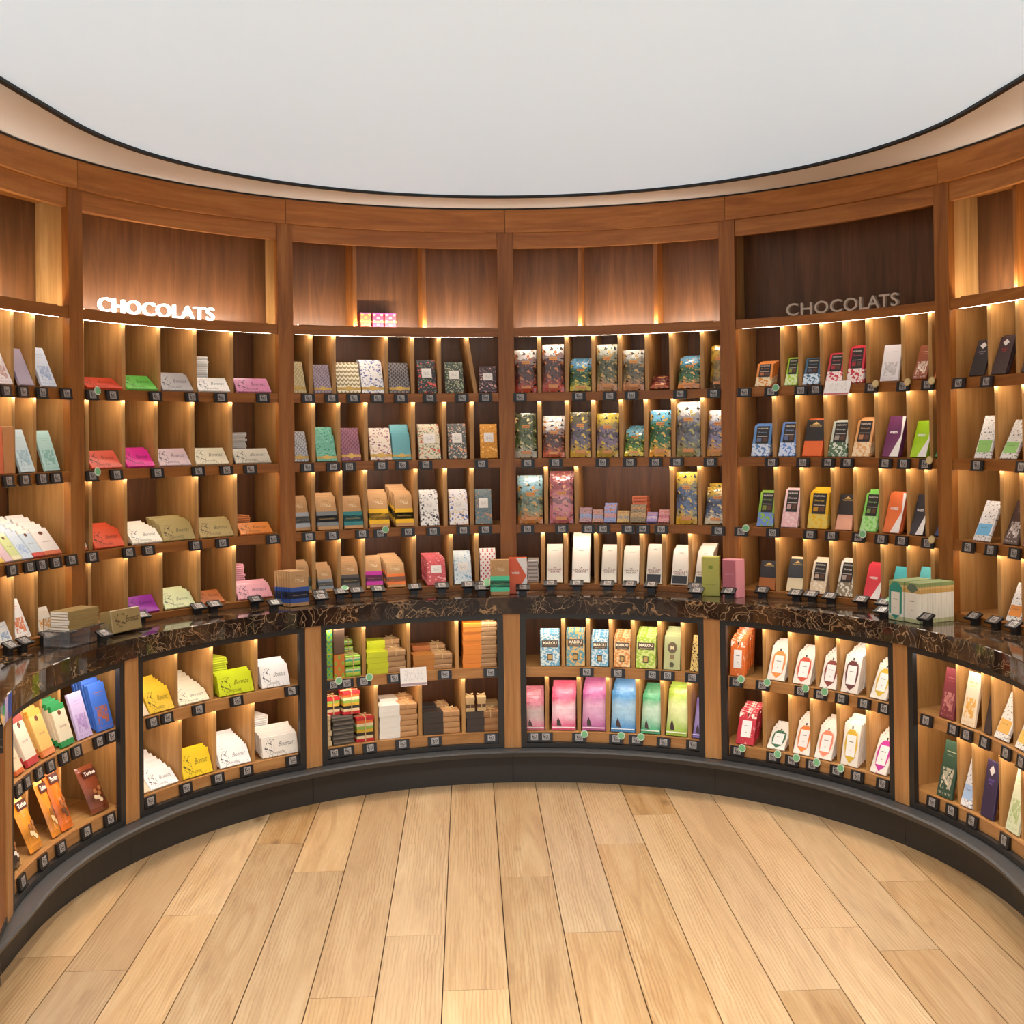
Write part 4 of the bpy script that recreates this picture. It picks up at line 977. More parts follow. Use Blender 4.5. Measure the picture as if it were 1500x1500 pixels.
def design(ds):
    "material, kind name, category, thickness, pouch?"
    f, *c = ds.split(':')
    if f == 'eng':
        ink = darker(c[0], .40)
        return p_rect(c[0], [], .42, .15, [(.06, .34, .22, .86, ink, 14., 7., .56), (.04, .96, .0, .16, darker(c[0], .75), 30., 4., .6)]), 'engraved_bar', 'chocolate bar', .009, 0
    if f == 'plain': return solid(c[0], .5, .1), 'plain_bar', 'chocolate bar', .010, 0
    if f == 'plainb': return solid(c[0], .5, .1), 'banded_bar', 'chocolate bar', .010, 0
    if f == 'print': return p_rect(c[0], [(.2, .8, .80, .815, mixhex(c[0], c[1], .7)), (.3, .7, .74, .75, mixhex(c[0], c[1], .5))], .45, .1, [(.14, .86, .14, .52, mixhex(c[0], c[1], .75), 3.4, 5.5, .47), (.2, .8, .2, .46, c[1], 6., 9., .55), (.1, .9, .05, .09, c[1], 30., 8., .55)]), 'printed_bar', 'chocolate bar', .010, 0
    if f == 'tri': return p_flow(((0, c[2]), (.14, c[1]), (.86, c[0])), .02, 3., .45, .1), 'printed_bar', 'chocolate bar', .011, 0
    if f == 'dam': return p_grid(c[0], c[1], 5., 8.), 'banded_bar', 'chocolate bar', .010, 0
    if f == 'fan': return p_grid(c[0], c[1], 6., 7., mode='fan'), 'banded_bar', 'chocolate bar', .010, 0
    if f == 'dots': return p_grid(c[0], c[1], 3.5, 6., mode='dots'), 'dotted_bar', 'chocolate bar', .010, 0
    if f == 'diam': return p_rect(c[0], [], .4, .15, [(.1, .9, .1, .5, mixhex(c[0], c[1], .8), 7., 12., .69)]), 'dark_bar', 'chocolate bar', .010, 0
    if f == 'flo': return p_spots(c[0], c[1], c[2], 6.), 'banded_bar', 'chocolate bar', .010, 0
    if f == 'flol': return p_spots(c[0], c[1], c[2], 5.5), 'flowered_bar', 'chocolate bar', .010, 0
    if f == 'grn': return p_flow(((0, c[0]), (.5, c[0])), .3, 6., .45, .1, ('#5a5652', '#9a948e'), spthr=.62), 'flowered_bar', 'chocolate bar', .010, 0
    if f == 'kraft': return p_flow(((0, '#b98d5e'), (.5, '#bf9464'), (.8, '#c49a6a')), .3, 6., .7, 0), 'kraft_bar', 'chocolate bar', .010, 0
    if f == 'val': return p_flow(((0, c[1]), (.40, c[0])), .04, 5., .4, .15, (c[0],), spscale=5., spthr=.53), 'labelled_bar', 'chocolate bar', .010, 0
    if f == 'val2': return solid(c[0], .4, .1), 'labelled_bar', 'chocolate bar', .010, 0
    if f == 'weiss': return solid(c[0], .4, .1), 'carton_bar', 'chocolate bar', .011, 0
    if f == 'choc': return solid(c[0], .55), 'long_bar', 'chocolate bar', .011, 0
    if f == 'marou': return p_flow(((0, c[0]), (.3, c[0])), .3, 4., .45, .1, (c[1],), spscale=6., spthr=.5), 'patterned_bar', 'chocolate bar', .012, 0
    if f == 'marous': return solid(c[0], .5, .1), 'patterned_bar', 'chocolate bar', .012, 0
    if f == 'cardc': return p_rect(c[0], [], .5, 0, [(0, 1, 0, 1, mixhex(c[0], '#efe6da', .55), 3., 5., .58), (0, 1, .8, 1, '#efe6da', 4., 9., .55)]), 'paper_bar', 'chocolate bar', .009, 0
    if f == 'card': return p_rect('#ece5da', [], .5, 0, [(.0, 1, .0, 1, mixhex(c[0], '#ece5da', .45), 4., 6., .62)]), 'paper_bar', 'chocolate bar', .009, 0
    if f == 'mini': return p_flow(((0, c[0]), (.3, c[1]), (.55, c[0]), (.75, mixhex(c[1], '#c8743a', .6)), (.85, c[0])), .5, 5., .35, .3, ('#4a4038',)), 'small_box', 'box', .02, 0
    if f == 'pouch': return p_flow(((0, c[2]), (.16, mixhex(c[2], c[1], .5)), (.26, c[1]), (.46, mixhex(c[1], '#202418', .35)), (.56, c[1]), (.68, mixhex(c[1], c[0], .5)), (.78, c[0])), .42, 3.6, .13, .8, (mixhex(c[2], '#e8d070', .4), darker(c[1], .45)), bmp=.9, spthr=.60, spscale=5.), 'glossy_pouch', 'pouch', .022, 1
    if f == 'soft': return p_flow(((0, c[0]), (.12, c[0]), (.35, mixhex(c[0], c[1], .8)), (.6, c[1]), (.85, c[0])), .25, 2.5, .38, .15, None, const=False, bmp=.35), 'matte_pouch', 'pouch', .016, 1
    if f == 'nut': return p_flow(((0, c[0]), (.3, darker(c[0], .7)), (.5, c[0])), .3, 2.5, .25, .3, None, const=False, bmp=.35), 'nut_pouch', 'pouch', .024, 1
    raise ValueError(ds)
POS = ['', 'second in line behind ', 'third in line behind ', 'fourth in line behind ', 'fifth in line behind ', 'sixth in line behind ', 'seventh in line behind ', 'eighth in line behind ', 'ninth in line behind ', 'tenth in line behind ']
ORD = ['lowest', 'second from bottom', 'third from bottom', 'fourth from bottom', 'fifth from bottom', 'sixth from bottom', 'seventh from bottom', 'eighth from bottom', 'ninth from bottom', 'tenth from bottom', 'eleventh from bottom', 'twelfth from bottom', 'thirteenth from bottom', 'fourteenth from bottom', 'fifteenth from bottom', 'sixteenth from bottom', 'seventeenth from bottom', 'eighteenth from bottom']
BSH = {0: 'last bay past bright lettering', 1: 'bright-lettering bay', 2: 'gift-box bay', 3: 'glossy-pouch bay', 4: 'unlit-lettering bay', 5: 'last bay past unlit lettering', 10: 'nut-pouch cabinet', 11: 'lime-bar cabinet', 12: 'kraft-stack cabinet', 13: 'pastel-pouch cabinet', 14: 'white-label cabinet', 15: 'cabinet past the white-label one'}
def NTH(i):
    return 'foremost' if i == 0 else ['second', 'third', 'fourth', 'fifth', 'sixth', 'seventh', 'eighth', 'ninth', 'tenth', 'eleventh', 'twelfth', 'thirteenth', 'fourteenth', 'fifteenth', 'sixteenth', 'seventeenth', 'eighteenth', 'nineteenth', 'twentieth', 'twenty-first', 'twenty-second', 'twenty-third', 'twenty-fourth', 'twenty-fifth', 'twenty-sixth'][i-1]
def lab(s): return ' '.join(s.split()[:16])
NEAR = {}
UNITS = [o for o in COL.objects if o.name.split('.')[0] == 'shelving_bay'], [o for o in COL.objects if o.name.split('.')[0] == 'base_cabinet']
def base_wedge(bay, a, w, r, z, d, h):
    "sloping support board under a row of bars, part of its shelf unit"
    U = UNITS[0][bay] if bay < 10 else UNITS[1][bay-10]; x = w/2*.9; e = .0008
    m = MB(); A_, B_, C_ = [(s*x, y, zz) for s in (-1, 1) for y, zz in ((0, 0),)], 0, 0
    p = lambda s, y, zz: (s*x, y, zz)
    m.quad([p(-1, 0, 0), p(1, 0, 0), p(1, d, h-e), p(-1, d, h-e)], [(0, 0), (w, 0), (w, d), (0, d)])
    m.quad([p(1, d, 0), p(-1, d, 0), p(-1, d, h-e), p(1, d, h-e)], [(0, 0)]*4)
    m.quad([p(-1, 0, 0), p(-1, d, h-e), p(-1, d, 0)], [(0, 0)]*3); m.quad([p(1, 0, 0), p(1, d, 0), p(1, d, h-e)], [(0, 0)]*3)
    m.quad([p(-1, 0, 0), p(-1, d, 0), p(1, d, 0), p(1, 0, 0)], [(0, 0)]*4)
    kid('sloped_base', m.mesh('sloped_base', OAKL), U, pol(a, r, z)-U.location, (0, 0, -a))
for bay, sh, divs, items, tags in ROWS:
    z = DZ[sh] + .0006; r0 = DR[sh]
    if sh == 'D': r0 = 1.82
    for (deg, wcm, hcm, lean, ds, ph, op) in items:
        a = rad(deg); w, h, L = wcm/100, hcm/100, rad(lean)
        mat, name, cat, t, isp = design(ds); t = op.get('t', t*100)/100
        n = op.get('n', 0); tall = op.get('up', 0)
        kr = (.3 if bay < 10 else .42) if ds.startswith('eng') else (.45 if sh in 'CDUL' else .25)
        step = (t+(.0035 if isp else .0034 if ds.split(':')[0] in ('kraft', 'dam', 'fan', 'flo', 'plainb') else .0012))/(math.cos(L)-kr*math.sin(L)); rise = step*kr
        r0 = DR[sh] if sh != 'D' else 1.82
        half = w/2/r0; b0, b1 = (post_a(bay-3)+HW, post_a(bay-2)-HW) if bay < 10 else (post_a(bay-13)+HWL, post_a(bay-12)-HWL)
        if bay < 10 and (a-half < b0+.002 or a+half > b1-.002): r0 = 1.8295
        if bay >= 10 and (a-half < b0+.02 or a+half > b1-.02): r0 = max(r0, 1.592)
        if n > 1 or (n and sh in 'CDUL'): base_wedge(bay, a, w, r0+step, z, n*step, n*rise)
        zt = {'A': 2.03, 'B': 1.728, 'C': 1.42, 'D': 1.112, 'U': .736, 'L': .488}[sh]
        rmax = (2.11 if bay < 10 else 1.88)
        NEAR.setdefault((bay, sh), []).append((deg, ph))
        st = op.get('stk'); room = (.17 if st else .0)
        for i in range(n+1):
            rr = r0 + i*step
            hi = h + (tall if i else 0) + (rnd.uniform(-.002, .004) if i and not isp else 0)
            if rr + hi*math.sin(L) + t > rmax - room*.5: break
            hi = min(hi, (zt - z - i*rise - t*math.sin(L))/math.cos(L))
            if hi < .03: break
            me = pouch_mesh(w, q5(hi) if i else hi, t, mat, i % 3) if isp else bar_mesh(w, hi if not i else round(hi, 3), t, mat)
            da = 0 if not i else rnd.uniform(-.0012, .0012)/r0
            if i and bay in (2,) and n >= 4: da = -i*.0022            # fanned rows
            o = put(name, me, a+da, rr, z + .0004 + i*rise, L, t)
            tag(o, lab((POS[min(i, 9)] + ph + ', ' + SHN2[sh] + ', ' + BSH[bay])), cat, '%s on the %s of the %s' % (name.replace('_', ' ')+'s', SHN2[sh], BSH[bay]))
            face_parts(o, ds, w, hi, t, i == 0)
        if st:
            cnt, colr = st[0], st[1]; small = ds.startswith('mini')
            sw, sd, stt = (.068, .068, .0066) if small else (min(.078, w*.6), .150, .0088)
            zz = z
            rs = r0 + (n+1)*step + h*math.sin(L)*.72 + .012
            rs = min(rs, rmax - sd - .01)
            aL = a - (w-sw)/2/r0*.9 if not small else a
            for i in range(cnt):
                if zz + stt > zt - .005: break
                k = ('flat', sw, sd, stt, colr)
                if k not in CACHE:
                    CACHE[k] = MB().box(-sw/2, sw/2, 0, sd, 0, stt).mesh('flat_bar', p_rect(mixhex(colr, '#ffffff', .15), [], .5))
                    CACHE[k+('l',)] = MB().box(-sw/2+.004, sw/2-.004, -.0006, -.0002, stt*.2, stt*.8).mesh('edge_label', solid(darker(colr, .82), .5))
                o = ob('flat_bar', CACHE[k], None, pol(aL+rnd.uniform(-.002, .002), rs+rnd.uniform(0, .006), zz), (0, 0, -a+rnd.uniform(-.05, .05)))
                kid('edge_label', CACHE[k+('l',)], o)
                tag(o, lab('flat bar, %s of the stack behind %s, %s' % (ORD[i], ph, BSH[bay])), 'chocolate bar', 'bars stacked flat behind ' + ph)
                zz += stt + .0003
# ---- stacks of packets in the string-tied cabinet
ROPE = solid('#c8ab7a', .8)
def rope_mesh(w, d, h, bow=True):
    k = ('rope', round(w, 3), round(d, 3), round(h, 3), bow)
    if k in CACHE: return CACHE[k]
    m = MB(); e = .0016
    m.box(-e, e, -e, d+e, h, h+2*e); m.box(-e, e, -2*e, -.0002, 0, h); m.box(-w/2-e, w/2+e, d*.5-e, d*.5+e, h, h+2*e)
    if bow:
        for s in (-1, 1):
            for j in range(5):
                t0, t1 = j/5*PI, (j+1)/5*PI
                p = lambda t: (s*.018*math.sin(t), d*.5+.006*(1-math.cos(t)), h+.003+.008*math.sin(t*.9))
                a, b_ = p(t0), p(t1)
                m.quad([(a[0], a[1]-e, a[2]), (b_[0], b_[1]-e, b_[2]), (b_[0], b_[1]+e, b_[2]+e), (a[0], a[1]+e, a[2]+e)], [(0, 0)]*4)
    CACHE[k] = m.mesh('string', ROPE); return CACHE[k]
for sh, deg, wcm, hcm, cnt, kind, cols, ph, dr in STACKS:
    a = rad(deg); w = wcm/100*(.965 if kind == 'duo' else .80 if kind == 'wrap' else .95); c = cols.split(':'); z = DZ[sh] + .0006; r = 1.596 + dr
    t = hcm/100/cnt; d = .085 if kind in ('duo', 'one') else .08
    dv = [post_a(-1)+.0135] + [rad(q) for q in ROWMAP[(12, sh)][2]] + [post_a(0)-.0135]; g_ = .0085
    ks = sum(1 for q in dv[1:-1] if q < a); lo_, hi_ = dv[ks]+g_, dv[ks+1]-g_; hw_ = w/2/r
    if 2*hw_ > hi_-lo_: w = (hi_-lo_)*r; hw_ = w/2/r
    a = min(max(a, lo_+hw_), hi_-hw_)
    if kind == 'wrap' and dr: d = .07; r += .006
    for i in range(cnt):
        tt = t-(.0065 if kind == 'wrap' else .0008)
        if kind == 'duo':
            body = bar_mesh(w, tt, d, p_flow(((0, c[1]), (.5, mixhex(c[1], '#c8a070', .3))), .2, 5., .6, 0), .003)
            o = ob('string_tied_packet', body, None, pol(a+rnd.uniform(-.002, .002), r+rnd.uniform(0, .003), z+i*t), (0, 0, -a+rnd.uniform(-.02, .02)))
            x = w*.5
            k = ('sleeve', round(w, 3), round(tt, 4), d, c[0])
            if k not in CACHE: CACHE[k] = MB().box(-w/2-.0007, w*.04, -.0008, d+.0006, -.0001, tt+.0003).mesh('sleeve', p_rect(c[0], [], .38, .2, [(.5, 8., .2, .8, darker(c[0], .7), 40., 8., .66)]))
            kid('sleeve', CACHE[k], o)
            if i == cnt-1: kid('string', rope_mesh(w*.3, d, tt+.0006), o, (w*.25, 0, 0))
            nm = 'packet'
        elif kind == 'wrap':
            o = ob('tied_packet', bar_mesh(w, tt, d, p_flow(((0, c[0]), (.3, '#c8c84a'), (.45, c[1]), (.62, '#d8d8a8'), (.8, c[0])), .3, 3., .4, .2), .004), None, pol(a+rnd.uniform(-.002, .002), r, z+i*t), (0, 0, -a))
            kid('string', rope_mesh(w, d, tt), o); nm = 'packet'
        elif kind == 'chk':
            o = ob('checked_box', bar_mesh(w, tt, d, p_grid(c[0], c[1], 1.5, 2., mode='dots')), None, pol(a, r, z+i*t), (0, 0, -a))
            kid('lid_edge', band_mesh(w, tt, d, .0, .06, solid('#8a3a5a' if i % 2 else '#d8c23a', .5)), o); nm = 'box'
        else:
            o = ob('flat_packet', bar_mesh(w, tt, d, solid(c[0], .55), .002), None, pol(a+rnd.uniform(-.002, .002), r+rnd.uniform(0, .003), z+i*t), (0, 0, -a))
            kid('edge_stripe', MB().box(-w/2+.002, w/2-.002, -.0006, -.0002, tt*.35, tt*.6).mesh('edge_stripe', solid(mixhex(c[0], '#e0d0b0', .3), .5)), o); nm = 'packet'
        tag(o, lab('%s, %s of its stack, %s, kraft-stack cabinet' % (ph, ORD[i], SHN[sh])), nm, ph+'s, '+SHN[sh])
def bundle(name, a0, a1, z, h, r, cols, label, layers=8, d=.07, tie=True):
    "a string-tied pile of thin slabs: one thing"
    a = rad((a0+a1)/2); w = rad(a1-a0)*r*.97
    B = empty(name, pol(a, r, z), (0, 0, -a)); tag(B, label, 'bundle', 'string-tied bundles in the kraft-stack cabinet')
    t = h/layers
    for i in range(layers):
        s = 1 if i in (0, layers-1) else .94
        kid('slab', MB().box(-w/2*s, w/2*s, (1-s)*d/2, d-(1-s)*d/2, i*t, (i+1)*t-.0006).mesh('slab', solid(cols[i % len(cols)] if 0 < i < layers-1 else cols[0], .45)), B)
    kid('string', rope_mesh(w, d, h-.0006), B)
RB = ['#b5262c', '#d8c8a0', '#2c2420', '#c8a030', '#8aa84a', '#d8c8a0', '#d86a30']
bundle('tied_bundle', -27.35, -24.4, .2240, .106, 1.597, RB, 'red topped string-tied bundle beside the white and kraft stack')
bundle('tied_bundle', -29.2, -26.4, .3460, .098, 1.618, RB, 'red topped string-tied bundle resting on the dark grey stack')
bundle('tied_bundle', -31.6, -29.35, .3460, .075, 1.640, RB, 'smaller red string-tied bundle on the dark grey stack by the pilaster', 6)
BR = ['#c8a878', '#5a3a26', '#c8a878', '#4a3024']
bundle('tied_bundle', -9.5, -8.0, .3152, .064, 1.60, BR, 'small kraft and brown tied block on the black and brown stack', 4, .05)
bundle('tied_bundle', -7.6, -6.15, .3152, .062, 1.606, BR, 'small tied block next to the brown packets further in', 4, .05)
o = put('brown_carton', bar_mesh(.05, .108, .08, solid('#5d4534', .5)), rad(-30.04), 1.596, .512+.1042); tag(o, 'plain dark brown carton standing on the rust and green checked box', 'box')
kid('lid_seam', band_mesh(.05, .108, .08, .93, .94, solid('#3a2a20', .5)), o)
# ---- white stack in the lowest shelf of the pouch bay
for i in range(6):
    k = ('wst',)
    if k not in CACHE: CACHE[k] = MB().box(-.026, .026, 0, .14, 0, .0165).mesh('flat_carton', solid('#e0ddd8', .5)); CACHE[k+(1,)] = MB().box(-.022, .022, -.0006, -.0002, .004, .012).mesh('edge_label', solid('#9a9690', .5))
    o = ob('flat_carton', CACHE[k], None, pol(rad(1.55)+rnd.uniform(-.002, .002), 1.86+rnd.uniform(0, .004), .8562+i*.0172), (0, 0, -rad(1.55)))
    kid('edge_label', CACHE[k+(1,)], o); tag(o, lab('white flat carton, %s of the stack behind the orange and white carton' % ORD[i]), 'box', 'white cartons stacked flat')
# ================================================================== PRICE TAGS
def tag_meshes():
    m = MB(); m.box(-.031, .031, 0, .007, -.020, .020); m.box(-.031, .031, -.003, 0, -.020, -.0165); m.box(-.029, .029, -.0015, 0, .0175, .020)
    return m.mesh('price_tag', TAGM), MB().box(-.0155, .0165, -.0008, -.0001, -.013, .0155).mesh('screen', None)
TGM, _ = tag_meshes()
sm = MB(); sm.quad([(-.0155, -.0008, -.013), (.0165, -.0008, -.013), (.0165, -.0008, .0155), (-.0155, -.0008, .0155)], [(0, 0), (1, 0), (1, 1), (0, 1)])
SCM = sm.mesh('screen', SCREEN)
def disc(r, mat, y=-.0005, t=.0012):
    m = MB(); n = 14
    c = [(r*math.cos(2*PI*i/n), r*math.sin(2*PI*i/n)) for i in range(n)]
    m.quad([(x, y-t, z) for x, z in c], [(x/r/2+.5, z/r/2+.5) for x, z in c])
    for i in range(n):
        (x0, z0), (x1, z1) = c[i], c[(i+1) % n]; m.quad([(x0, y, z0), (x1, y, z1), (x1, y-t, z1), (x0, y-t, z0)], [(0, 0)]*4)
    return m.mesh('sticker', mat)
STG = disc(.0135, solid('#79b884', .5)); STR = disc(.0165, solid('#dfeadd', .5), -.0002, .001); STC = disc(.0135, solid('#d8bf8a', .5)); STO = disc(.0165, solid('#b89a62', .5), -.0002, .001)
FOOT = MB().box(-.018, .018, .001, .016, -.034, .0).mesh('foot', TAGM)
STICK = {(1, 'A'): {0: 0}, (1, 'B'): {0: 0}, (2, 'C'): {3: 0}, (4, 'A'): {1: 0, 4: 1, 5: 1, 6: 1}, (4, 'B'): {6: 1}, (4, 'C'): {0: 0, 4: 0, 7: 1}, (4, 'D'): {5: 0}, (2, 'D'): {1: 0, 7: 0}, (12, 'U'): {0: 0, 2: 0}, (13, 'L'): {2: 0, 3: 0, 4: 0}, (14, 'U'): {0: 0, 1: 0, 2: 0, 3: 0}, (14, 'L'): {0: 0, 1: 0, 2: 0, 3: 0, 4: 0}}
TZ = dict(A=1.7275, B=1.4195, C=1.1125, D=.862, U=.4925, L=.2015)
USED = {}
def price_tag(a, r, z, tilt, label, foot=False, st=None):
    o = ob('price_tag', TGM, None, pol(a, r, z), (-tilt, 0, -a)); tag(o, label, 'price tag', 'black electronic price tags')
    kid('screen', SCM, o)
    if foot: kid('foot', FOOT, o, (0, .004, 0), (tilt, 0, 0))
    if st is not None:
        sk = kid('sticker', STO if st else STR, o, (.024, -.003, .016)); kid('sticker_face', STC if st else STG, sk, (0, -.0012, 0))
    return o
for bay, sh, divs, items, tags in ROWS:
    for j, d in enumerate(tags):
        a = rad(d); nb = NEAR.get((bay, sh))
        if nb: ph = min(nb, key=lambda p: abs(p[0]-d))[1]
        elif bay == 12: ph = min([(s[1], s[7].replace(' further in', '')) for s in STACKS if s[0] == sh], key=lambda p: abs(p[0]-d))[1] + 's'
        lb = 'black price tag below the ' + ph + ', ' + SHN[sh] + ', ' + BSH[bay]
        k = lab(lb); USED[k] = USED.get(k, 0) + 1
        if USED[k] == 2: k = lab('another black price tag below the ' + ph + ', ' + SHN[sh] + ', ' + BSH[bay])
        elif USED[k] == 3: k = lab('one more black price tag below the ' + ph + ', ' + SHN[sh] + ', ' + BSH[bay])
        st = STICK.get((bay, sh), {}).get(j)
        if bay >= 10:
            m0, m1 = post_a(bay-13)+HWL+rad(.95)+.0215, post_a(bay-12)-HWL-rad(.95)-.0215; a = min(max(a, m0), m1)
        if sh == 'D': price_tag(a, 1.778, .8635, rad(58), k, True, st)
        else: price_tag(a, (1.7855 if bay < 10 else 1.5660), TZ[sh], rad(8), k, False, st)
for deg, r, ph, st in ((-71.6, 1.598, 'before the acrylic stand of gold bars', None), (-40.0, 1.63, 'by the blue banded kraft row', None), (-31.9, 1.665, 'at the end of the blue banded kraft row', None), (-6.4, 1.67, 'beside the mint banded kraft carton', 0), (0.0, 1.64, 'before the orange and white carton', None), (27.4, 1.655, 'before the lime carton', None), (32.0, 1.69, 'before the pink carton', None), (59.1, 1.61, 'beside the row of cream and green bars', None), (66.8, 1.615, 'at the far end before the cream and green bars', None)):
    price_tag(rad(deg), r, .862, rad(58), 'black price tag on the counter ' + ph, True, st)
# ---- notice cards
def card(name, a0, a1, r, zt, zb, tilt, label, foot):
    a = rad((a0+a1)/2); w = rad(a1-a0)*r; h = zt-zb
    o = ob(name, MB().box(-w/2, w/2, 0, .0008, 0, h).mesh(name, solid('#efebe8', .5)), None, pol(a, r, zb), (-tilt, 0, -a)); tag(o, label, 'card')
    kid('print', MB().box(-w*.36, w*.36, -.0004, -.0001, h*.30, h*.86).mesh('print', p_rect('#efebe8', [(0, 9, .0, .02, '#efebe8')], .5, 0, [(-9, 9, -9, 9, '#cdc6c2', 70., 260., .56)])), o)
    kid('foot_stripe', MB().box(-w*.48, w*.48, -.0004, -.0001, h*.03, h*.15).mesh('foot_stripe', solid(foot, .5)), o)
card('notice_card', -20.42, -16.05, 1.548, .536, .457, rad(12), 'white notice card clipped to the shelf edge above white and kraft packets', '#a89098')
card('notice_card', 45.68, 49.64, 1.776, 1.768, 1.703, rad(22), 'white notice card with a red foot before the red patterned bars', '#c8706a')
# ================================================================== COUNTER DISPLAYS
ZC = .8291
# acrylic stand of gold bars
AC = bpy.data.materials.new('clear_acrylic'); AC.use_nodes = True
_b = AC.node_tree.nodes['Principled BSDF']; _b.inputs['Transmission Weight'].default_value = .95; _b.inputs['Roughness'].default_value = .04; _b.inputs['IOR'].default_value = 1.3; _b.inputs['Base Color'].default_value = (.96, .97, .98, 1)
aS = rad(-71.0)
S = empty('acrylic_stand', pol(aS, 1.635, ZC), (0, 0, -aS)); tag(S, 'clear acrylic stand on the counter holding gold bars', 'display stand')
kid('base_plate', MB().box(-.16, .06, 0, .11, 0, .003).mesh('base_plate', AC), S)
kid('back_plate', MB().box(-.16, .06, .107, .110, .0032, .10).mesh('back_plate', AC), S)
for x in (-.16, -.05, .057): kid('fin', MB().box(x, x+.003, .0, .106, .0032, .052).mesh('fin', AC), S)
kid('tray', MB().box(-.16, .06, .02, .106, .0525, .0555).mesh('tray', AC), S)
GB = p_rect('#a48c5a', [], .35, .2, [(.1, .45, .2, .8, '#5d4a2a', 8., 6., .55)])
for i in range(7):
    k = ('gold',)
    if k not in CACHE: CACHE[k] = MB().box(-.08, .08, 0, .08, 0, .009).mesh('gold_bar', solid('#9a8250', .38, .2)); CACHE[k+(1,)] = MB().box(-.0805, -.0801, .002, .078, .001, .008).mesh('edge', solid('#e0dcd4', .5))
    M_ = pol(aS, 1.635+.021) ; tx = Vector((math.cos(aS), -math.sin(aS), 0))
    o = ob('gold_bar', CACHE[k], None, M_ - tx*.055 + Vector((0, 0, ZC+.0562+i*.0094)), (0, 0, -aS+rnd.uniform(-.05, .05)))
    kid('white_edge', CACHE[k+(1,)], o); tag(o, lab('gold wrapped bar with white end, %s of the pile on the acrylic stand' % ORD[i]), 'chocolate bar', 'gold bars on the acrylic stand')
o = put('gold_box', bar_mesh(.155, .085, .055, GB, .003), rad(-65.2), 1.64, ZC+.0002, rad(10), .055); tag(o, 'gold engraved box leaning on the counter next to the acrylic stand', 'box')
kid('lettering', text_on('Bonnat', .07, .024, '#4a3a20', shear=.45), o, (.03, -.0006, .046))
# kraft row with blue bands
for i in range(7):
    a = rad(-35.35); t = .0105; w, h = .084, .150
    mat = design('kraft:#2f4f9a:#2c2a2c')[0]
    o = put('kraft_bar', bar_mesh(w, h, t, mat), a - i*.0033, 1.660+i*.0128, ZC+.0004, rad(3), t)
    face_parts(o, 'kraft:#33539c:#2c2a2c', w, h, t, i == 0)
    tag(o, lab(('leading' if i == 0 else ORD[i].replace(' from bottom', ' in')) + ' kraft bar with blue and black band, row on the counter'), 'chocolate bar', 'blue banded kraft bars on the counter')
o = put('kraft_carton', bar_mesh(.084, .158, .045, design('kraft:#3fd09a:#2c2a2c')[0]), rad(-3.6), 1.632, ZC+.0002); face_parts(o, 'kraft:#4fd3a2:#2f2f31', .084, .158, .045); tag(o, 'kraft carton with mint and black bands standing on the counter', 'box')
o = put('orange_carton', bar_mesh(.082, .163, .045, solid('#dc5a30', .4, .1)), rad(-.72), 1.664, ZC+.0002); kid('white_flash', plate_mesh(.4, 1., 0, 1., .082, .163, solid('#e8e6e4', .4, .1), -.0012, ((.40, .995), (.97, .5), (.40, .005), (.995, .005), (.995, .995))), o)
CACHE.clear
kid('lettering', text_on('WEISS', .034, .010, '#f2ece8', bold=.02), o, (-.012, -.0018, .095)); tag(o, 'orange carton with white corners standing on the counter', 'box')
o = put('lime_carton', bar_mesh(.078, .172, .062, solid('#b8b552', .5, .1)), rad(28.85), 1.722, ZC+.0002, 0, 0, rad(14)); tag(o, 'lime green carton standing on the counter', 'box')
kid('lettering', text_on('CHOCOLAT AU LAIT', .05, .006, '#5a661c'), o, (0, -.0006, .05)); kid('emblem', plate_mesh(.38, .62, .70, .78, .078, .172, solid('#7a8c28', .5)), o)
o = put('pink_carton', bar_mesh(.074, .165, .062, solid('#e0949f', .5, .1)), rad(31.8), 1.716, ZC+.0002, 0, 0, rad(-16)); tag(o, 'rose pink carton standing on the counter', 'box')
kid('face_label', plate_mesh(.04, .96, .03, .97, .074, .165, solid('#c0707f', .4, .1)), o); kid('lettering', text_on('CHOCOLAT', .04, .006, '#e8b8c6'), o, (0, -.0018, .10))
# row of cream bars with green and orange edges
CRM = p_flow(((0, '#b9b88a'), (.10, '#e6e0d0'), (.74, '#c8a05a'), (.84, '#d8b070'), (.90, '#8a9a62')), .03, 6., .55, 0)
aR = rad(62.9)
for i in range(22):
    w, h, t = .078, .150, .0068
    # two files side by side facing the room, the inner one carries on as a long row
    rr = 1.612 + i*.0079
    o = put('row_bar', bar_mesh(w, h, t, CRM), aR + .0255, rr, ZC+.0003, rad(2), t, rad(-2))
    if i == 0:
        kid('label', plate_mesh(.2, .8, .14, .72, w, h, p_rect('#e2dccc', [(.25, .75, .66, .70, '#8a8480'), (.42, .58, .28, .31, '#8a8480')], .5)), o); kid('motif', plate_mesh(.1, .9, .74, .96, w, h, solid('#5a6a58', .5), -.0009, ((.5, .74), (.9, .84), (.7, .96), (.3, .96), (.1, .84))), o)
    tag(o, lab('%s cream bar with green edge in the long row on the counter' % NTH(i)), 'chocolate bar', 'long row of cream bars on the counter')
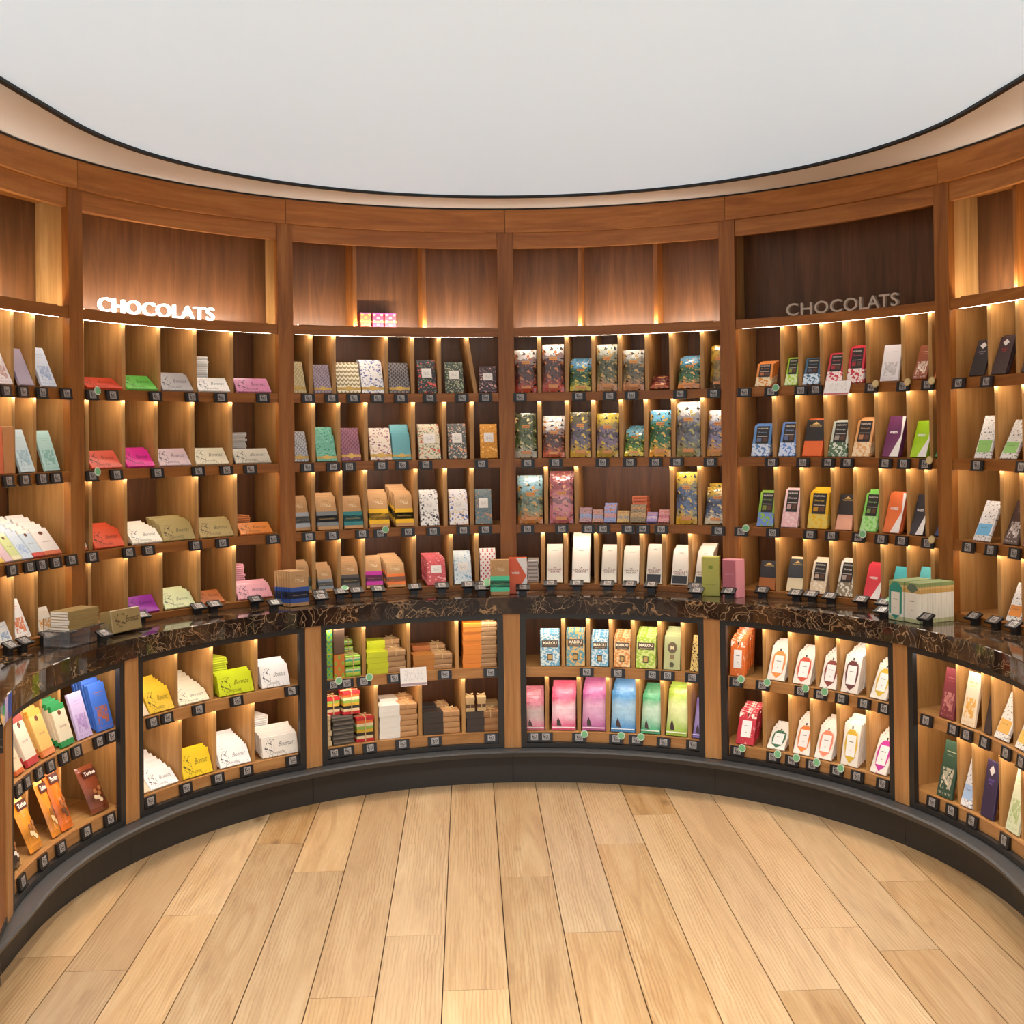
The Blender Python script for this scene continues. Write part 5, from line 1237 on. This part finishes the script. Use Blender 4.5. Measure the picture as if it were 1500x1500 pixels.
for i in range(20):
    o = put('row_bar', bar_mesh(.074, .150, .0068, CRM), aR - .0245, 1.608 + i*.0079, ZC+.0003, rad(2), .0068, rad(-2))
    if i == 0:
        kid('label', plate_mesh(.2, .8, .14, .72, .074, .15, p_rect('#e0d8c8', [(.25, .75, .66, .70, '#8a8480'), (.42, .58, .28, .31, '#8a8480')], .5)), o); kid('motif', plate_mesh(.1, .9, .02, .98, .074, .15, solid('#2f8a78', .5), -.0008, ((.5, .02), (.95, .2), (.95, .85), (.6, .98), (.4, .98), (.05, .85), (.05, .2))), o)
    tag(o, lab('%s cream bar in the counter row led by a teal motif' % NTH(i)), 'chocolate bar', 'shorter row of cream bars on the counter')
# ================================================================== SIGNS AND GIFT BOXES
def sign(d0, d1, z, hgt, r, mat, label):
    B = empty('lettering_sign', pol(rad((d0+d1)/2), r, z)); tag(B, label, 'sign')
    ws = []
    for chh in 'CHOCOLATS':
        me, x0, x1, y0, y1 = text_mesh(chh, .12, .006); ws.append((x1-x0)*.92)
    kern = [0, .13, .12, .09, .09, .10, -.02, -.03, .06]
    tot = sum(ws) + sum(kern); sc = rad(d1-d0)*r/tot; x = 0; Lc = pol(rad((d0+d1)/2), r, z)
    for i, chh in enumerate('CHOCOLATS'):
        me, x0, x1, y0, y1 = text_mesh(chh, .12, .006); x += kern[i]; xc = x + ws[i]/2; x += ws[i]
        m = me.copy(); m.name = 'letter'; hs = hgt/.73
        for v in m.vertices: v.co = ((v.co.x-(x0+x1)/2)*sc*.92, -v.co.z*.06, (v.co.y)*hs+.0008)
        m.materials.append(mat); a = rad(d0) + xc*sc/r
        dz = min(v.co.z for v in m.vertices)
        kid('letter', m, B, pol(a, r, z-dz)-Lc, (0, 0, -a))
    return B
SIGN_LIT = emit('sign_lit', (1., .95, .90), 1.5)
sign(-63.9, -45.7, 2.0525, .057, 1.809, SIGN_LIT, 'bright white glowing raised capital letters standing on the shelf')
sign(39.85, 56.95, 2.0525, .055, 1.809, solid('#b9a796', .4), 'dull grey unlit raised capital letters standing on the shelf')
GC = p_grid('#b04a30', '#b09a2c', 1.5, 2.5, mode='dots'); GC2 = p_grid('#9a2a4a', '#b5a468', 1.5, 2.5, mode='dots'); GC3 = p_grid('#a8384a', '#b8a878', 1.5, 2.5, mode='dots')
for (d0, d1), m_, ph in (((-22.82, -21.21), GC, 'red and yellow striped gift box at the outer end'), ((-21.06, -19.45), GC2, 'pink and yellow striped gift box in the middle'), ((-19.3, -17.64), GC3, 'rosy and cream striped gift box at the inner end')):
    w = rad(d1-d0)*1.84
    o = put('gift_box', bar_mesh(w, .078, .064, m_), rad((d0+d1)/2), 1.90, 2.0515); kid('lid', band_mesh(w, .078, .064, .93, 1.0, solid('#a03a78', .4)), o); kid('ribbon', band_mesh(w, .078, .064, .45, .52, solid('#c8a83a', .4)), o)
    tag(o, ph + ' of the row above the shelves', 'gift box', 'striped gift boxes')
# ================================================================== CEILING SPOTLIGHTS over the shop floor
SPM = emit('spot_lamp', (1., .93, .84), 12.0)
for i, (x, y, tx, ty, tz) in enumerate(((-.75, -1.1, -.75, -.35, 0), (.75, -1.1, .75, -.35, 0), (-.25, -1.25, -.25, .1, 0), (.25, -1.25, .25, .1, 0), (-.6, -2.6, -.5, -2., 0), (.6, -2.6, .5, -2., 0))):
    B = empty('ceiling_spotlight', (x, y, Z_CEIL)); tag(B, 'white recessed ceiling spotlight over the shop floor', 'spotlight', 'recessed ceiling spotlights')
    m = MB()
    for k in range(20):
        a, b_ = 2*PI*k/20, 2*PI*(k+1)/20
        m.quad([(.05*math.cos(a), .05*math.sin(a), -.001), (.05*math.cos(b_), .05*math.sin(b_), -.001), (.04*math.cos(b_), .04*math.sin(b_), -.006), (.04*math.cos(a), .04*math.sin(a), -.006)][::-1], [(0, 0)]*4)
    kid('rim', m.mesh('rim', solid('#e8e6e2', .4)), B)
    m = MB(); m.quad([(.04*math.cos(-2*PI*k/20), .04*math.sin(-2*PI*k/20), -.003) for k in range(20)], [(0, 0)]*20)
    kid('lamp', m.mesh('lamp', SPM), B)
    ld = bpy.data.lights.new('spot', 'SPOT'); ld.energy = SPOT_POWER; ld.color = (1., .93, .84); ld.spot_size = rad(75); ld.spot_blend = .8; ld.shadow_soft_size = .05
    lo = bpy.data.objects.new('spot_beam', ld); COL.objects.link(lo); lo.parent = B; lo.location = (0, 0, -.03)
    lo.rotation_euler = (Vector((tx, ty, tz)) - Vector((x, y, Z_CEIL))).to_track_quat('-Z', 'Y').to_euler()
